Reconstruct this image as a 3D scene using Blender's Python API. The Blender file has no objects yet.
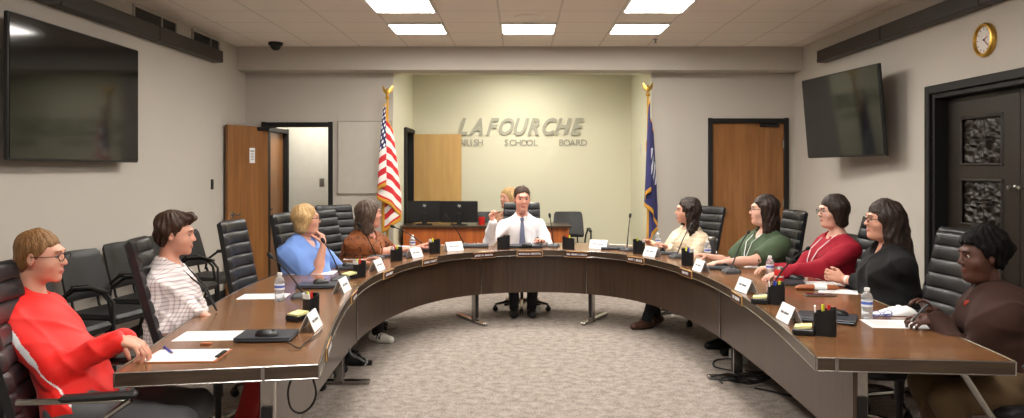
import bpy, bmesh, math, random
import numpy as np
from mathutils import Vector, Matrix

# ------------------------------------------------------------------ camera, exposure, world
S = bpy.context.scene
COL = S.collection
H = 1.54                      # eye height
F = 780.0                     # focal length in pixels of the 1024 px wide frame
CX, CY = 520.0, 168.5         # vanishing point of the room's long axis
cam_d = bpy.data.cameras.new('camera')
cam_d.sensor_width = 36.0
cam_d.lens = F / 1024 * 36
cam_d.shift_x = (512 - CX) / 1024
cam_d.shift_y = -(209 - CY) / 1024
cam_d.clip_start = 0.05
cam = bpy.data.objects.new('camera', cam_d)
cam.location = (0, 0, H)
cam.rotation_euler = (math.pi / 2, 0, 0)
COL.objects.link(cam)
S.camera = cam
S.view_settings.view_transform = 'Standard'
S.view_settings.look = 'None'
S.view_settings.exposure = 0.26
S.view_settings.gamma = 1.0
S.view_settings.use_curve_mapping = False
world = bpy.data.worlds.new('world')
S.world = world
world.use_nodes = True
world.node_tree.nodes['Background'].inputs[0].default_value = (0.9, 0.92, 1.0, 1)
world.node_tree.nodes['Background'].inputs[1].default_value = 0.05
LAMP = 34.0                   # ceiling panel radiance
LAMP_COL = (1.0, 0.945, 0.87, 1)

CEIL = H + 1.51
XW = 3.5                      # half width of the room
YB = 9.95                     # back wall
YR = 11.8                     # back of the recess
YF = -2.2                     # wall behind the camera
T = 0.73                      # table height
XL, XR = -1.62, 1.68          # recess opening


def PT(px, py, z=T):
    s = (py - CY) / (H - z)
    return Vector(((px - CX) / s, F / s, z))


def WP(px, py, y):
    return Vector(((px - CX) * y / F, y, H - (py - CY) * y / F))


# ------------------------------------------------------------------ materials
def lin(c):
    out = []
    for v in c[:3]:
        v /= 255.0
        out.append(v / 12.92 if v <= 0.04045 else ((v + 0.055) / 1.055) ** 2.4)
    return (out[0], out[1], out[2], 1.0)


def M(name, rgb, rough=0.6, metal=0.0, var=None, bump=None, coat=0.0, stretch=None, spec=0.5, trans=0.0, ior=1.45, sheen=0.0, alpha=1.0):
    """principled material; var=(scale, amount) noise on the colour, bump=(scale, strength)"""
    m = bpy.data.materials.new(name)
    m.use_nodes = True
    nt = m.node_tree
    b = nt.nodes['Principled BSDF']
    c = lin(rgb)
    b.inputs['Base Color'].default_value = c
    b.inputs['Roughness'].default_value = rough
    b.inputs['Metallic'].default_value = metal
    b.inputs['Specular IOR Level'].default_value = spec
    b.inputs['Coat Weight'].default_value = coat
    b.inputs['Coat Roughness'].default_value = 0.1
    b.inputs['Transmission Weight'].default_value = trans
    b.inputs['IOR'].default_value = ior
    b.inputs['Sheen Weight'].default_value = sheen
    b.inputs['Alpha'].default_value = alpha
    tc = nt.nodes.new('ShaderNodeTexCoord')
    src = tc.outputs['Object']
    if stretch:
        mp = nt.nodes.new('ShaderNodeMapping')
        mp.inputs['Scale'].default_value = stretch
        nt.links.new(src, mp.inputs['Vector'])
        src = mp.outputs['Vector']
    if var is None:
        var = (9.0, 0.05)
    n = nt.nodes.new('ShaderNodeTexNoise')
    n.inputs['Scale'].default_value = var[0]
    n.inputs['Detail'].default_value = 4.0
    nt.links.new(src, n.inputs['Vector'])
    mx = nt.nodes.new('ShaderNodeMix')
    mx.data_type = 'RGBA'
    a = var[1]
    mx.inputs['A'].default_value = tuple(max(0, v * (1 - a * 1.5)) for v in c[:3]) + (1,)
    mx.inputs['B'].default_value = tuple(min(1, v * (1 + a * 1.5)) for v in c[:3]) + (1,)
    nt.links.new(n.outputs['Fac'], mx.inputs['Factor'])
    nt.links.new(mx.outputs['Result'], b.inputs['Base Color'])
    if bump:
        n2 = nt.nodes.new('ShaderNodeTexNoise')
        n2.inputs['Scale'].default_value = bump[0]
        n2.inputs['Detail'].default_value = 3.0
        nt.links.new(src, n2.inputs['Vector'])
        bp = nt.nodes.new('ShaderNodeBump')
        bp.inputs['Strength'].default_value = bump[1]
        bp.inputs['Distance'].default_value = 0.01
        nt.links.new(n2.outputs['Fac'], bp.inputs['Height'])
        nt.links.new(bp.outputs['Normal'], b.inputs['Normal'])
    return m


def nodes_of(m):
    nt = m.node_tree
    return nt, nt.nodes['Principled BSDF']


def math_node(nt, op, a, b=None, c=None):
    n = nt.nodes.new('ShaderNodeMath')
    n.operation = op
    for i, v in enumerate((a, b, c)):
        if v is None:
            continue
        if isinstance(v, (int, float)):
            n.inputs[i].default_value = v
        else:
            nt.links.new(v, n.inputs[i])
    return n.outputs[0]


def sep_obj(nt, out='Object'):
    tc = nt.nodes.new('ShaderNodeTexCoord')
    sp = nt.nodes.new('ShaderNodeSeparateXYZ')
    nt.links.new(tc.outputs[out], sp.inputs[0])
    return sp.outputs


def mixcol(nt, fac, a, b):
    mx = nt.nodes.new('ShaderNodeMix')
    mx.data_type = 'RGBA'
    for k, v in (('A', a), ('B', b)):
        if isinstance(v, tuple):
            mx.inputs[k].default_value = v
        else:
            nt.links.new(v, mx.inputs[k])
    nt.links.new(fac, mx.inputs['Factor'])
    return mx.outputs['Result']


def wood(name, rgb1, rgb2, rough, grain=(1, 1, 1), scale=3.0, coat=0.0, spec=0.5):
    m = bpy.data.materials.new(name)
    m.use_nodes = True
    nt, b = nodes_of(m)
    tc = nt.nodes.new('ShaderNodeTexCoord')
    mp = nt.nodes.new('ShaderNodeMapping')
    mp.inputs['Scale'].default_value = grain
    nt.links.new(tc.outputs['Object'], mp.inputs['Vector'])
    n = nt.nodes.new('ShaderNodeTexNoise')
    n.inputs['Scale'].default_value = scale
    n.inputs['Detail'].default_value = 6
    n.inputs['Distortion'].default_value = 0.6
    nt.links.new(mp.outputs[0], n.inputs['Vector'])
    r = nt.nodes.new('ShaderNodeValToRGB')
    r.color_ramp.elements[0].position = 0.3
    r.color_ramp.elements[0].color = lin(rgb1)
    r.color_ramp.elements[1].position = 0.72
    r.color_ramp.elements[1].color = lin(rgb2)
    nt.links.new(n.outputs['Fac'], r.inputs[0])
    nt.links.new(r.outputs[0], b.inputs['Base Color'])
    b.inputs['Roughness'].default_value = rough
    b.inputs['Coat Weight'].default_value = coat
    b.inputs['Coat Roughness'].default_value = 0.12
    b.inputs['Specular IOR Level'].default_value = spec
    return m


MT = {}
MT['wall'] = M('wall_paint', (186, 180, 171), 0.85, var=(1.5, 0.012), bump=(220, 0.04))
MT['cream'] = M('cream_paint', (212, 209, 186), 0.8, var=(1.5, 0.012), bump=(220, 0.03))
MT['hall'] = M('hall_paint', (205, 202, 192), 0.8)
MT['black'] = M('black_paint', (13, 12, 12), 0.6)
MT['rubber'] = M('black_rubber', (14, 14, 15), 0.7)
MT['plastic'] = M('black_plastic', (20, 20, 22), 0.38, bump=(300, 0.05))
MT['greyplastic'] = M('grey_plastic', (70, 72, 76), 0.45)
MT['leather'] = M('black_leather', (25, 26, 29), 0.36, var=(30, 0.1), bump=(190, 0.16))
MT['leather2'] = M('black_vinyl', (21, 22, 24), 0.42, var=(30, 0.1), bump=(150, 0.12))
MT['chrome'] = M('brushed_chrome', (170, 168, 165), 0.22, 1.0, bump=(80, 0.03))
MT['steel'] = M('satin_steel', (150, 147, 142), 0.35, 0.9)
MT['gold'] = M('gold', (214, 170, 80), 0.3, 0.85)
MT['goldcloth'] = M('gold_fringe_yarn', (206, 150, 50), 0.8, bump=(400, 0.4))
MT['valance'] = M('dark_bronze_metal', (40, 35, 30), 0.5, var=(5, 0.1))
MT['white'] = M('white_plastic', (225, 224, 220), 0.4)
MT['paper'] = M('white_paper', (235, 236, 238), 0.75, var=(4, 0.01))
MT['ink'] = M('grey_ink', (90, 90, 95), 0.8)
MT['bluepen'] = M('blue_plastic', (40, 60, 170), 0.35)
MT['yellow'] = M('yellow_plastic', (222, 226, 60), 0.45)
MT['redp'] = M('red_plastic', (205, 40, 36), 0.4)
MT['postit'] = M('pale_yellow_paper', (226, 224, 160), 0.8)
MT['screen'] = M('tv_glass', (10, 11, 12), 0.08, var=(3, 0.02), spec=0.4)
MT['laptop'] = M('dark_grey_metal', (58, 61, 68), 0.38, 0.3, bump=(300, 0.03))
MT['wooddoor'] = wood('oak_veneer', (128, 84, 44), (156, 106, 60), 0.4, (6, 6, 0.5), 2.5, coat=0.2)
MT['wooddoor2'] = wood('light_veneer', (190, 150, 88), (204, 164, 100), 0.45, (5, 5, 0.5), 2.5)
MT['table'] = wood('walnut_laminate', (100, 67, 41), (132, 92, 58), 0.24, (1.2, 9, 9), 2.2, coat=0.25)
MT['band'] = wood('dark_laminate', (50, 40, 31), (76, 60, 46), 0.28, (2, 2, 14), 2.2, coat=0.2)
MT['panel'] = wood('panel_laminate', (50, 36, 27), (70, 52, 39), 0.3, (12, 12, 0.7), 2.2, coat=0.1)
MT['desk'] = wood('cherry_veneer', (146, 74, 32), (188, 104, 48), 0.35, (7, 7, 0.6), 2.5, coat=0.3)
MT['carved'] = wood('dark_carved_wood', (22, 16, 11), (34, 26, 18), 0.45, (6, 6, 0.6), 3)
MT['plate'] = M('brown_engraved_plate', (66, 36, 28), 0.35)
MT['platerim'] = M('brass_rim', (205, 160, 104), 0.45, 0.1)
MT['letter'] = M('brushed_aluminium', (160, 158, 142), 0.45, 0.35, bump=(90, 0.05))
MT['water'] = M('clear_plastic_bottle', (225, 232, 236), 0.08, trans=0.75, ior=1.2, spec=0.6)
MT['bottlelabel'] = M('blue_white_label', (70, 100, 190), 0.5)
MT['labelwhite'] = M('white_label', (228, 232, 240), 0.5)
MT['cap'] = M('white_cap', (235, 235, 235), 0.4)
MT['tan'] = M('tan_leather', (160, 92, 54), 0.5)


def emis(name, col, power):
    m = bpy.data.materials.new(name)
    m.use_nodes = True
    nt = m.node_tree
    b = nt.nodes['Principled BSDF']
    b.inputs['Base Color'].default_value = (0.9, 0.9, 0.9, 1)
    b.inputs['Emission Color'].default_value = col
    b.inputs['Emission Strength'].default_value = power
    return m


MT['lamp'] = emis('lit_diffuser', LAMP_COL, LAMP)
MT['lamp2'] = emis('lit_diffuser_recess', (1.0, 0.95, 0.84, 1), 40.0)


def carpet():
    m = bpy.data.materials.new('grey_carpet')
    m.use_nodes = True
    nt, b = nodes_of(m)
    tc = nt.nodes.new('ShaderNodeTexCoord')
    n1 = nt.nodes.new('ShaderNodeTexNoise')
    n1.inputs['Scale'].default_value = 70
    n1.inputs['Detail'].default_value = 5
    n1.inputs['Roughness'].default_value = 0.75
    nt.links.new(tc.outputs['Object'], n1.inputs['Vector'])
    n2 = nt.nodes.new('ShaderNodeTexNoise')
    n2.inputs['Scale'].default_value = 15
    n2.inputs['Detail'].default_value = 4
    nt.links.new(tc.outputs['Object'], n2.inputs['Vector'])
    f = math_node(nt, 'ADD', math_node(nt, 'MULTIPLY', n1.outputs['Fac'], 0.65), math_node(nt, 'MULTIPLY', n2.outputs['Fac'], 0.35))
    r = nt.nodes.new('ShaderNodeValToRGB')
    r.color_ramp.elements[0].position = 0.38
    r.color_ramp.elements[0].color = lin((114, 106, 100))
    r.color_ramp.elements[1].position = 0.62
    r.color_ramp.elements[1].color = lin((174, 163, 155))
    nt.links.new(f, r.inputs[0])
    nt.links.new(r.outputs[0], b.inputs['Base Color'])
    b.inputs['Roughness'].default_value = 0.95
    b.inputs['Specular IOR Level'].default_value = 0.1
    bp = nt.nodes.new('ShaderNodeBump')
    bp.inputs['Strength'].default_value = 0.5
    bp.inputs['Distance'].default_value = 0.008
    nt.links.new(n1.outputs['Fac'], bp.inputs['Height'])
    nt.links.new(bp.outputs['Normal'], b.inputs['Normal'])
    return m


def ceiling_mat():
    m = bpy.data.materials.new('ceiling_tiles')
    m.use_nodes = True
    nt, b = nodes_of(m)
    o = sep_obj(nt)
    p = 0.59

    def line(v, off):
        u = math_node(nt, 'ADD', v, off)
        fr = math_node(nt, 'FRACT', math_node(nt, 'DIVIDE', u, p))
        d = math_node(nt, 'ABSOLUTE', math_node(nt, 'SUBTRACT', fr, 0.5))
        return math_node(nt, 'GREATER_THAN', d, 0.482)
    # grid lines at x = 0.09 +- p/2 + k p, y = 8.06 + k p
    lx = line(o[0], 100 * p - (0.09 - p / 2))
    ly = line(o[1], 100 * p - 8.06)
    g = math_node(nt, 'MAXIMUM', lx, ly)
    tc = nt.nodes.new('ShaderNodeTexCoord')
    n = nt.nodes.new('ShaderNodeTexNoise')
    n.inputs['Scale'].default_value = 120
    nt.links.new(tc.outputs['Object'], n.inputs['Vector'])
    tile = mixcol(nt, n.outputs['Fac'], lin((222, 214, 203)), lin((238, 230, 219)))
    nt.links.new(mixcol(nt, g, tile, lin((208, 200, 188))), b.inputs['Base Color'])
    b.inputs['Roughness'].default_value = 0.9
    return m


MT['carpet'] = carpet()
MT['ceiling'] = ceiling_mat()


# ------------------------------------------------------------------ mesh builder
class MB:
    def __init__(self):
        self.v, self.f, self.m = [], [], []
        self.mi = 0

    def add(self, vs, fs, mi=None):
        o = len(self.v)
        self.v += [tuple(p) for p in vs]
        self.f += [tuple(i + o for i in q) for q in fs]
        self.m += [self.mi if mi is None else mi] * len(fs)
        return self

    def box(self, c, s, rot=None, bevel=0.0, mi=None):
        cx, cy, cz = c
        hx, hy, hz = s[0] / 2, s[1] / 2, s[2] / 2
        if bevel > 0:
            b = min(bevel, hx * .95, hy * .95, hz * .95)
            vs, idx = [], {}
            for sx in (-1, 1):
                for sy in (-1, 1):
                    for sz in (-1, 1):
                        for a in range(3):
                            p = [sx * (hx - b), sy * (hy - b), sz * (hz - b)]
                            p[a] = (sx * hx, sy * hy, sz * hz)[a]
                            idx[(sx, sy, sz, a)] = len(vs)
                            vs.append(p)
            fs = []
            for a in range(3):
                o1, o2 = [(1, 2), (2, 0), (0, 1)][a]
                for sg in (-1, 1):
                    q = []
                    for (u, w) in ((-1, -1), (1, -1), (1, 1), (-1, 1)):
                        k = [0, 0, 0]
                        k[a], k[o1], k[o2] = sg, u, w
                        q.append(idx[(k[0], k[1], k[2], a)])
                    fs.append(q if sg > 0 else q[::-1])
            for a in range(3):
                o1, o2 = [(1, 2), (2, 0), (0, 1)][a]
                for u in (-1, 1):
                    for w in (-1, 1):
                        k1, k2 = [0, 0, 0], [0, 0, 0]
                        k1[a], k1[o1], k1[o2] = -1, u, w
                        k2[a], k2[o1], k2[o2] = 1, u, w
                        q = [idx[(*k1, o1)], idx[(*k2, o1)], idx[(*k2, o2)], idx[(*k1, o2)]]
                        fs.append(q if u * w < 0 else q[::-1])
            for sx in (-1, 1):
                for sy in (-1, 1):
                    for sz in (-1, 1):
                        q = [idx[(sx, sy, sz, a)] for a in range(3)]
                        fs.append(q if sx * sy * sz > 0 else q[::-1])
        else:
            vs = [(sx * hx, sy * hy, sz * hz) for sx in (-1, 1) for sy in (-1, 1) for sz in (-1, 1)]
            fs = [(0, 1, 3, 2), (4, 6, 7, 5), (0, 4, 5, 1), (2, 3, 7, 6), (0, 2, 6, 4), (1, 5, 7, 3)]
        out = []
        for p in vs:
            p = Vector(p)
            if rot is not None:
                p = rot @ p
            out.append((p.x + cx, p.y + cy, p.z + cz))
        return self.add(out, fs, mi)

    def tube(self, pts, r, seg=10, closed=False, caps=True, mi=None, flat=None):
        """tube along points; r number or list; flat=(a,b) elliptical factors"""
        pts = [Vector(p) for p in pts]
        n = len(pts)
        rs = r if isinstance(r, (list, tuple)) else [r] * n
        tang = []
        for i in range(n):
            a = pts[(i - 1) % n] if (i > 0 or closed) else pts[0]
            b = pts[(i + 1) % n] if (i < n - 1 or closed) else pts[-1]
            t = (b - a)
            tang.append(t.normalized() if t.length > 1e-9 else Vector((0, 0, 1)))
        up = Vector((0, 0, 1)) if abs(tang[0].z) < 0.9 else Vector((1, 0, 0))
        nrm = tang[0].cross(up).normalized()
        vs = []
        for i in range(n):
            if i:
                nrm = (nrm - tang[i] * nrm.dot(tang[i]))
                nrm = nrm.normalized() if nrm.length > 1e-6 else tang[i].orthogonal().normalized()
            bn = tang[i].cross(nrm)
            for k in range(seg):
                a = 2 * math.pi * k / seg
                fa, fb = flat if flat else (1, 1)
                vs.append(pts[i] + nrm * (math.cos(a) * rs[i] * fa) + bn * (math.sin(a) * rs[i] * fb))
        fs = []
        for i in range(n if closed else n - 1):
            j = (i + 1) % n
            for k in range(seg):
                l = (k + 1) % seg
                fs.append((i * seg + k, i * seg + l, j * seg + l, j * seg + k))
        if caps and not closed:
            fs.append(tuple(range(seg))[::-1])
            fs.append(tuple((n - 1) * seg + k for k in range(seg)))
        return self.add(vs, fs, mi)

    def lathe(self, prof, seg=20, c=(0, 0, 0), mi=None, mis=None, rot=None):
        vs, fs = [], []
        n = len(prof)
        for (r, z) in prof:
            for k in range(seg):
                a = 2 * math.pi * k / seg
                p = Vector((max(r, 1e-5) * math.cos(a), max(r, 1e-5) * math.sin(a), z))
                if rot is not None:
                    p = rot @ p
                vs.append((p.x + c[0], p.y + c[1], p.z + c[2]))
        for i in range(n - 1):
            q = [(i * seg + k, i * seg + (k + 1) % seg, (i + 1) * seg + (k + 1) % seg, (i + 1) * seg + k) for k in range(seg)]
            o = len(self.v)
            if i == 0:
                self.add(vs, q, mis[i] if mis else mi)
                base = o
            else:
                self.f += [tuple(x + base for x in t) for t in q]
                self.m += [(mis[i] if mis else (self.mi if mi is None else mi))] * len(q)
        return self

    def prism(self, poly, z0, z1, mi=None, tf=None):
        """polygon (x,y) CCW extruded z0..z1, tf maps points"""
        n = len(poly)
        vs = [(x, y, z0) for x, y in poly] + [(x, y, z1) for x, y in poly]
        if tf:
            vs = [tf(Vector(p)) for p in vs]
        fs = [tuple(range(n))[::-1], tuple(range(n, 2 * n))]
        fs += [(i, (i + 1) % n, n + (i + 1) % n, n + i) for i in range(n)]
        return self.add(vs, fs, mi)

    def grid(self, P, mi=None, close=False, mif=None, flip=False):
        """P[i][j] grid of points"""
        ni, nj = len(P), len(P[0])
        vs = [p for row in P for p in row]
        fs, ms = [], []
        for i in range(ni - (0 if close else 1)):
            for j in range(nj - 1):
                a, b = i * nj + j, ((i + 1) % ni) * nj + j
                q = (a, b, b + 1, a + 1)
                fs.append(q[::-1] if flip else q)
                ms.append(mif(i, j) if mif else (self.mi if mi is None else mi))
        o = len(self.v)
        self.v += [tuple(p) for p in vs]
        self.f += [tuple(x + o for x in q) for q in fs]
        self.m += ms
        return self

    def build(self, name, mats, parent=None, smooth=True, angle=35, fix=True):
        me = bpy.data.meshes.new(name)
        me.from_pydata(self.v, [], self.f)
        if not isinstance(mats, (list, tuple)):
            mats = [mats]
        for mm in mats:
            me.materials.append(mm)
        if len(mats) > 1:
            me.polygons.foreach_set('material_index', self.m)
        if fix:
            bm = bmesh.new()
            bm.from_mesh(me)
            bmesh.ops.recalc_face_normals(bm, faces=bm.faces)
            bm.to_mesh(me)
            bm.free()
        me.update()
        if smooth:
            me.shade_smooth()
            me.set_sharp_from_angle(angle=math.radians(angle))
        o = bpy.data.objects.new(name, me)
        COL.objects.link(o)
        if parent is not None:
            o.parent = parent
        return o


def tag(o, label=None, cat=None, group=None, kind=None):
    if label:
        o['label'] = label
    if cat:
        o['category'] = cat
    if group:
        o['group'] = group
    if kind:
        o['kind'] = kind
    return o


def empty(name, loc, rz=0.0):
    o = bpy.data.objects.new(name, None)
    COL.objects.link(o)
    o.location = loc
    o.rotation_euler = (0, 0, rz)
    o.empty_display_size = 0.1
    return o


def copy_tree(o, parent=None):
    c = o.copy()
    COL.objects.link(c)
    c.parent = parent
    for ch in [x for x in list(COL.objects) if x.parent == o]:
        copy_tree(ch, c)
    return c


def struct(o):
    o['kind'] = 'structure'
    return o


def wall_box(mb, axis, pos, thick, a0, a1, z0, z1, holes=()):
    """wall slab across axis ('x': plane x=pos..pos+thick spanning y a0..a1) with rectangular holes (h0,h1,hz0,hz1)"""
    us = sorted({a0, a1, *[h[0] for h in holes], *[h[1] for h in holes]})
    ws = sorted({z0, z1, *[h[2] for h in holes], *[h[3] for h in holes]})
    for i in range(len(us) - 1):
        for j in range(len(ws) - 1):
            u, w = (us[i] + us[i + 1]) / 2, (ws[j] + ws[j + 1]) / 2
            if any(h[0] < u < h[1] and h[2] < w < h[3] for h in holes):
                continue
            du, dw = us[i + 1] - us[i], ws[j + 1] - ws[j]
            if axis == 'x':
                mb.box((pos + thick / 2, u, w), (abs(thick), du, dw))
            else:
                mb.box((u, pos + thick / 2, w), (du, abs(thick), dw))
    return mb


def text_mesh(txt, size, depth, bold=0.0, shear=0.0, space=1.0, align='CENTER'):
    cu = bpy.data.curves.new('txt', 'FONT')
    cu.body = txt
    cu.size = size
    cu.extrude = depth
    cu.offset = bold
    cu.shear = shear
    cu.space_character = space
    cu.align_x = align
    cu.resolution_u = 3
    ob = bpy.data.objects.new('txt', cu)
    COL.objects.link(ob)
    bpy.context.view_layer.update()
    dg = bpy.context.evaluated_depsgraph_get()
    me = bpy.data.meshes.new_from_object(ob.evaluated_get(dg))
    bpy.data.objects.remove(ob)
    return me


def text_obj(name, txt, size, depth, mat, parent, mtx, **kw):
    me = text_mesh(txt, size, depth, **kw)
    me.materials.clear()
    me.materials.append(mat)
    me.transform(mtx)
    o = bpy.data.objects.new(name, me)
    COL.objects.link(o)
    o.parent = parent
    return o


# ------------------------------------------------------------------ the room
wl = MB(); wall_box(wl, 'x', -XW, -0.15, YF, YB, 0, CEIL)
struct(wl.build('wall_left', MT['wall'], smooth=False))
DR0, DR1, DRZ = 4.62, 6.63, 2.17          # double door opening in the right wall
wr = MB(); wall_box(wr, 'x', XW, 0.2, YF, YB, 0, CEIL, [(DR0, DR1, 0, DRZ)])
struct(wr.build('wall_right', MT['wall'], smooth=False))
D1a, D1b, D1z = -3.25, -2.43, 2.08        # open door
D2a, D2b, D2z = 2.44, 3.38, 2.13          # closed door
wb = MB(); wall_box(wb, 'y', YB, 0.15, -XW - 0.15, XW + 0.2, 0, CEIL, [(XL, XR, 0, 2.76), (D1a, D1b, 0, D1z), (D2a, D2b, 0, D2z)])
struct(wb.build('wall_back', MT['wall'], smooth=False))
struct(wall_box(MB(), 'y', YF, -0.15, -XW - 0.15, XW + 0.2, 0, CEIL).build('wall_front', MT['wall'], smooth=False))
struct(MB().box((0, 5.2, -0.05), (9, 15.4, 0.1)).build('floor', MT['carpet'], smooth=False))
struct(MB().box((0.02, (YF + YB) / 2, CEIL + 0.05), (7.4, YB - YF + 0.3, 0.1)).build('ceiling', MT['ceiling'], smooth=False))
# soffit beam in front of the back wall
struct(MB().box((0, (9.65 + YB) / 2, (2.76 + CEIL) / 2), (7.0, YB - 9.65, CEIL - 2.76)).build('trim_1', MT['wall'], smooth=False))
# recess
RH = 3.02
rw = MB()
wall_box(rw, 'x', XL, -0.12, YB + 0.15, YR + 0.12, 0, RH, [(10.92, 11.70, 0, 2.08)])
struct(rw.build('wall_recess_left', MT['cream'], smooth=False))
struct(wall_box(MB(), 'x', XR, 0.12, YB + 0.15, YR + 0.12, 0, RH).build('wall_recess_right', MT['cream'], smooth=False))
struct(wall_box(MB(), 'y', YR, 0.12, XL, XR, 0, RH).build('wall_recess_back', MT['cream'], smooth=False))
struct(MB().box((0.03, (YB + 0.15 + YR) / 2, RH + 0.05), (3.6, YR - YB + 0.1, 0.1)).build('ceiling_recess', MT['hall'], smooth=False))
# cream lining of the recess opening
lin_ = MB()
lin_.box((XL + 0.004, YB + 0.075, 1.38), (0.008, 0.152, 2.76)).box((XR - 0.004, YB + 0.075, 1.38), (0.008, 0.152, 2.76)).box(((XL + XR) / 2, YB + 0.075, 2.756), (XR - XL, 0.152, 0.008))
struct(lin_.build('trim_2', MT['cream'], smooth=False))
# dark store room behind the recess side door
dk = MB()
wall_box(dk, 'x', XL - 0.9, -0.1, 10.7, 11.95, 0, 2.6)
wall_box(dk, 'y', 10.7, 0.05, XL - 0.9, XL - 0.12, 0, 2.6)
wall_box(dk, 'y', 11.9, 0.05, XL - 0.9, XL - 0.12, 0, 2.6)
dk.box((XL - 0.56, 11.3, 2.65), (0.84, 1.3, 0.1))
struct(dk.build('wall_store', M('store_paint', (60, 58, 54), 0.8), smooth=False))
# hallway behind the open door
HX0, HX1, HY = -3.38, -1.95, 11.3
hw = MB()
wall_box(hw, 'x', HX0, -0.1, YB + 0.15, HY, 0, 2.6, [(10.35, 11.17, 0, 2.04)])
wall_box(hw, 'x', HX1, 0.1, YB + 0.15, 10.7, 0, 2.6)
wall_box(hw, 'y', HY, 0.1, HX0 - 0.1, -2.53, 0, 2.6)
wall_box(hw, 'y', HY, 0.1, -2.53, -2.52, 0, 2.6)
hw.box(((HX0 - 2.52) / 2, 10.72, 2.65), (HX0 * -1 - 2.52 + 0.2, 1.25, 0.1))
hw.box((-2.3, 10.38, 2.65), (0.6, 0.6, 0.1))
struct(hw.build('wall_hall', MT['hall'], smooth=False))
# baseboards
bb = lambda c, s, n: struct(MB().box(c, s, bevel=0.004).build(n, MT['rubber'], smooth=False))
bb((-XW + 0.008, (YF + YB) / 2, 0.055), (0.016, YB - YF, 0.11), 'baseboard_left')
bb((XW - 0.008, (YF + DR0 - 0.1) / 2, 0.055), (0.016, DR0 - 0.1 - YF, 0.11), 'baseboard_right')
bb((XW - 0.008, (DR1 + 0.1 + YB) / 2, 0.055), (0.016, YB - DR1 - 0.1, 0.11), 'baseboard_right')
bb(((D1b + 0.06 + XL) / 2, YB - 0.008, 0.055), (XL - D1b - 0.06, 0.016, 0.11), 'baseboard_back')
bb(((XR + D2a - 0.06) / 2, YB - 0.008, 0.055), (D2a - 0.06 - XR, 0.016, 0.11), 'baseboard_back')


def door_frame(x0, x1, z1, y, n, w=0.055, d=0.21, mat=None):
    mb = MB()
    mb.box((x0 - w / 2 + 0.012, y, (z1 + w) / 2), (w, d, z1 + w), bevel=0.004)
    mb.box((x1 + w / 2 - 0.012, y, (z1 + w) / 2), (w, d, z1 + w), bevel=0.004)
    mb.box(((x0 + x1) / 2, y, z1 + w / 2 - 0.006), (x1 - x0, d, w), bevel=0.004)
    return struct(mb.build(n, mat or MT['black'], smooth=False))


door_frame(D1a, D1b, D1z, YB + 0.075, 'trim_3')
door_frame(D2a, D2b, D2z, YB + 0.075, 'trim_4')


def lever(parent, p, out, along, mat=None):
    """door lever: p on the leaf, out = outward dir, along = handle dir"""
    p, out, along = Vector(p), Vector(out), Vector(along)
    q = out.to_track_quat('Z', 'Y').to_matrix()
    mb = MB()
    mb.lathe([(0, 0), (0.034, 0), (0.034, 0.006), (0.014, 0.012), (0.012, 0.05), (0, 0.052)], 18, p, rot=q)
    a = p + out * 0.045
    mb.tube([a, a + along * 0.05, a + along * 0.11 + out * -0.008, a + along * 0.125 + out * -0.014], [0.011, 0.01, 0.009, 0.006], 10)
    return mb.build('door_handle', mat or MT['chrome'], parent)


# closed door on the right of the back wall
d2 = struct(MB().box(((D2a + D2b) / 2, YB + 0.04, D2z / 2), (D2b - D2a - 0.02, 0.045, D2z - 0.02), bevel=0.003).build('door_2', MT['wooddoor'], smooth=False))
lever(d2, (D2a + 0.09, YB + 0.017, 0.99), (0, -1, 0), (1, 0, 0))
hg = MB()
for z in (0.35, 1.1, 1.85):
    hg.tube([(D2b - 0.014, YB + 0.012, z - 0.05), (D2b - 0.014, YB + 0.012, z + 0.05)], 0.009, 8)
hg.build('hinge', MT['steel'], d2)
clo = MB().box((D2b - 0.2, YB - 0.0, D2z - 0.035), (0.24, 0.05, 0.05), bevel=0.01)
clo.tube([(D2b - 0.22, YB - 0.03, D2z - 0.02), (D2b - 0.42, YB - 0.035, D2z + 0.0)], 0.008, 8)
clo.build('door_closer', MT['black'], d2)
# open leaf on the left
hx, hy = D1a + 0.03, YB - 0.03
ang = math.atan2(-0.70, -0.215)
d1 = struct(empty('door_1', (hx, hy, 0), ang))
MB().box((0.39, 0, 1.035), (0.78, 0.042, 2.05), bevel=0.003).build('door_leaf', MT['wooddoor'], d1, smooth=False)
lever(d1, (0.71, 0.021, 0.99), (0, 1, 0), (-1, 0, 0))
nt_ = MB().box((0.33, 0.0225, 1.70), (0.105, 0.003, 0.185))
nt_.box((0.33, 0.0245, 1.755), (0.075, 0.001, 0.012), mi=1)
for k in range(5):
    nt_.box((0.33, 0.0245, 1.725 - k * 0.018), (0.06 - 0.008 * (k % 2), 0.001, 0.005), mi=1)
nt_.build('door_notice', [MT['paper'], MT['ink']], d1, smooth=False)
cl = MB().box((0.12, 0.03, 2.035), (0.22, 0.04, 0.045), bevel=0.008)
cl.tube([(0.1, 0.05, 2.05), (0.04, 0.3, 2.07), (0.0, 0.42, 2.09)], 0.008, 8)
cl.build('door_closer', MT['black'], d1)
# hall side door and its black frame
fm = MB()
for yy in (10.335, 11.185):
    fm.box((HX0 + 0.0, yy, 1.05), (0.12, 0.06, 2.1), bevel=0.004)
fm.box((HX0 + 0.0, 10.76, 2.065), (0.12, 0.8, 0.06), bevel=0.004)
struct(fm.build('trim_5', MT['black'], smooth=False))
d4 = struct(MB().box((HX0 - 0.03, 10.76, 1.02), (0.04, 0.80, 2.03), bevel=0.003).build('door_4', MT['wooddoor'], smooth=False))
lever(d4, (HX0 - 0.01, 10.45, 0.99), (1, 0, 0), (0, 1, 0))
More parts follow.
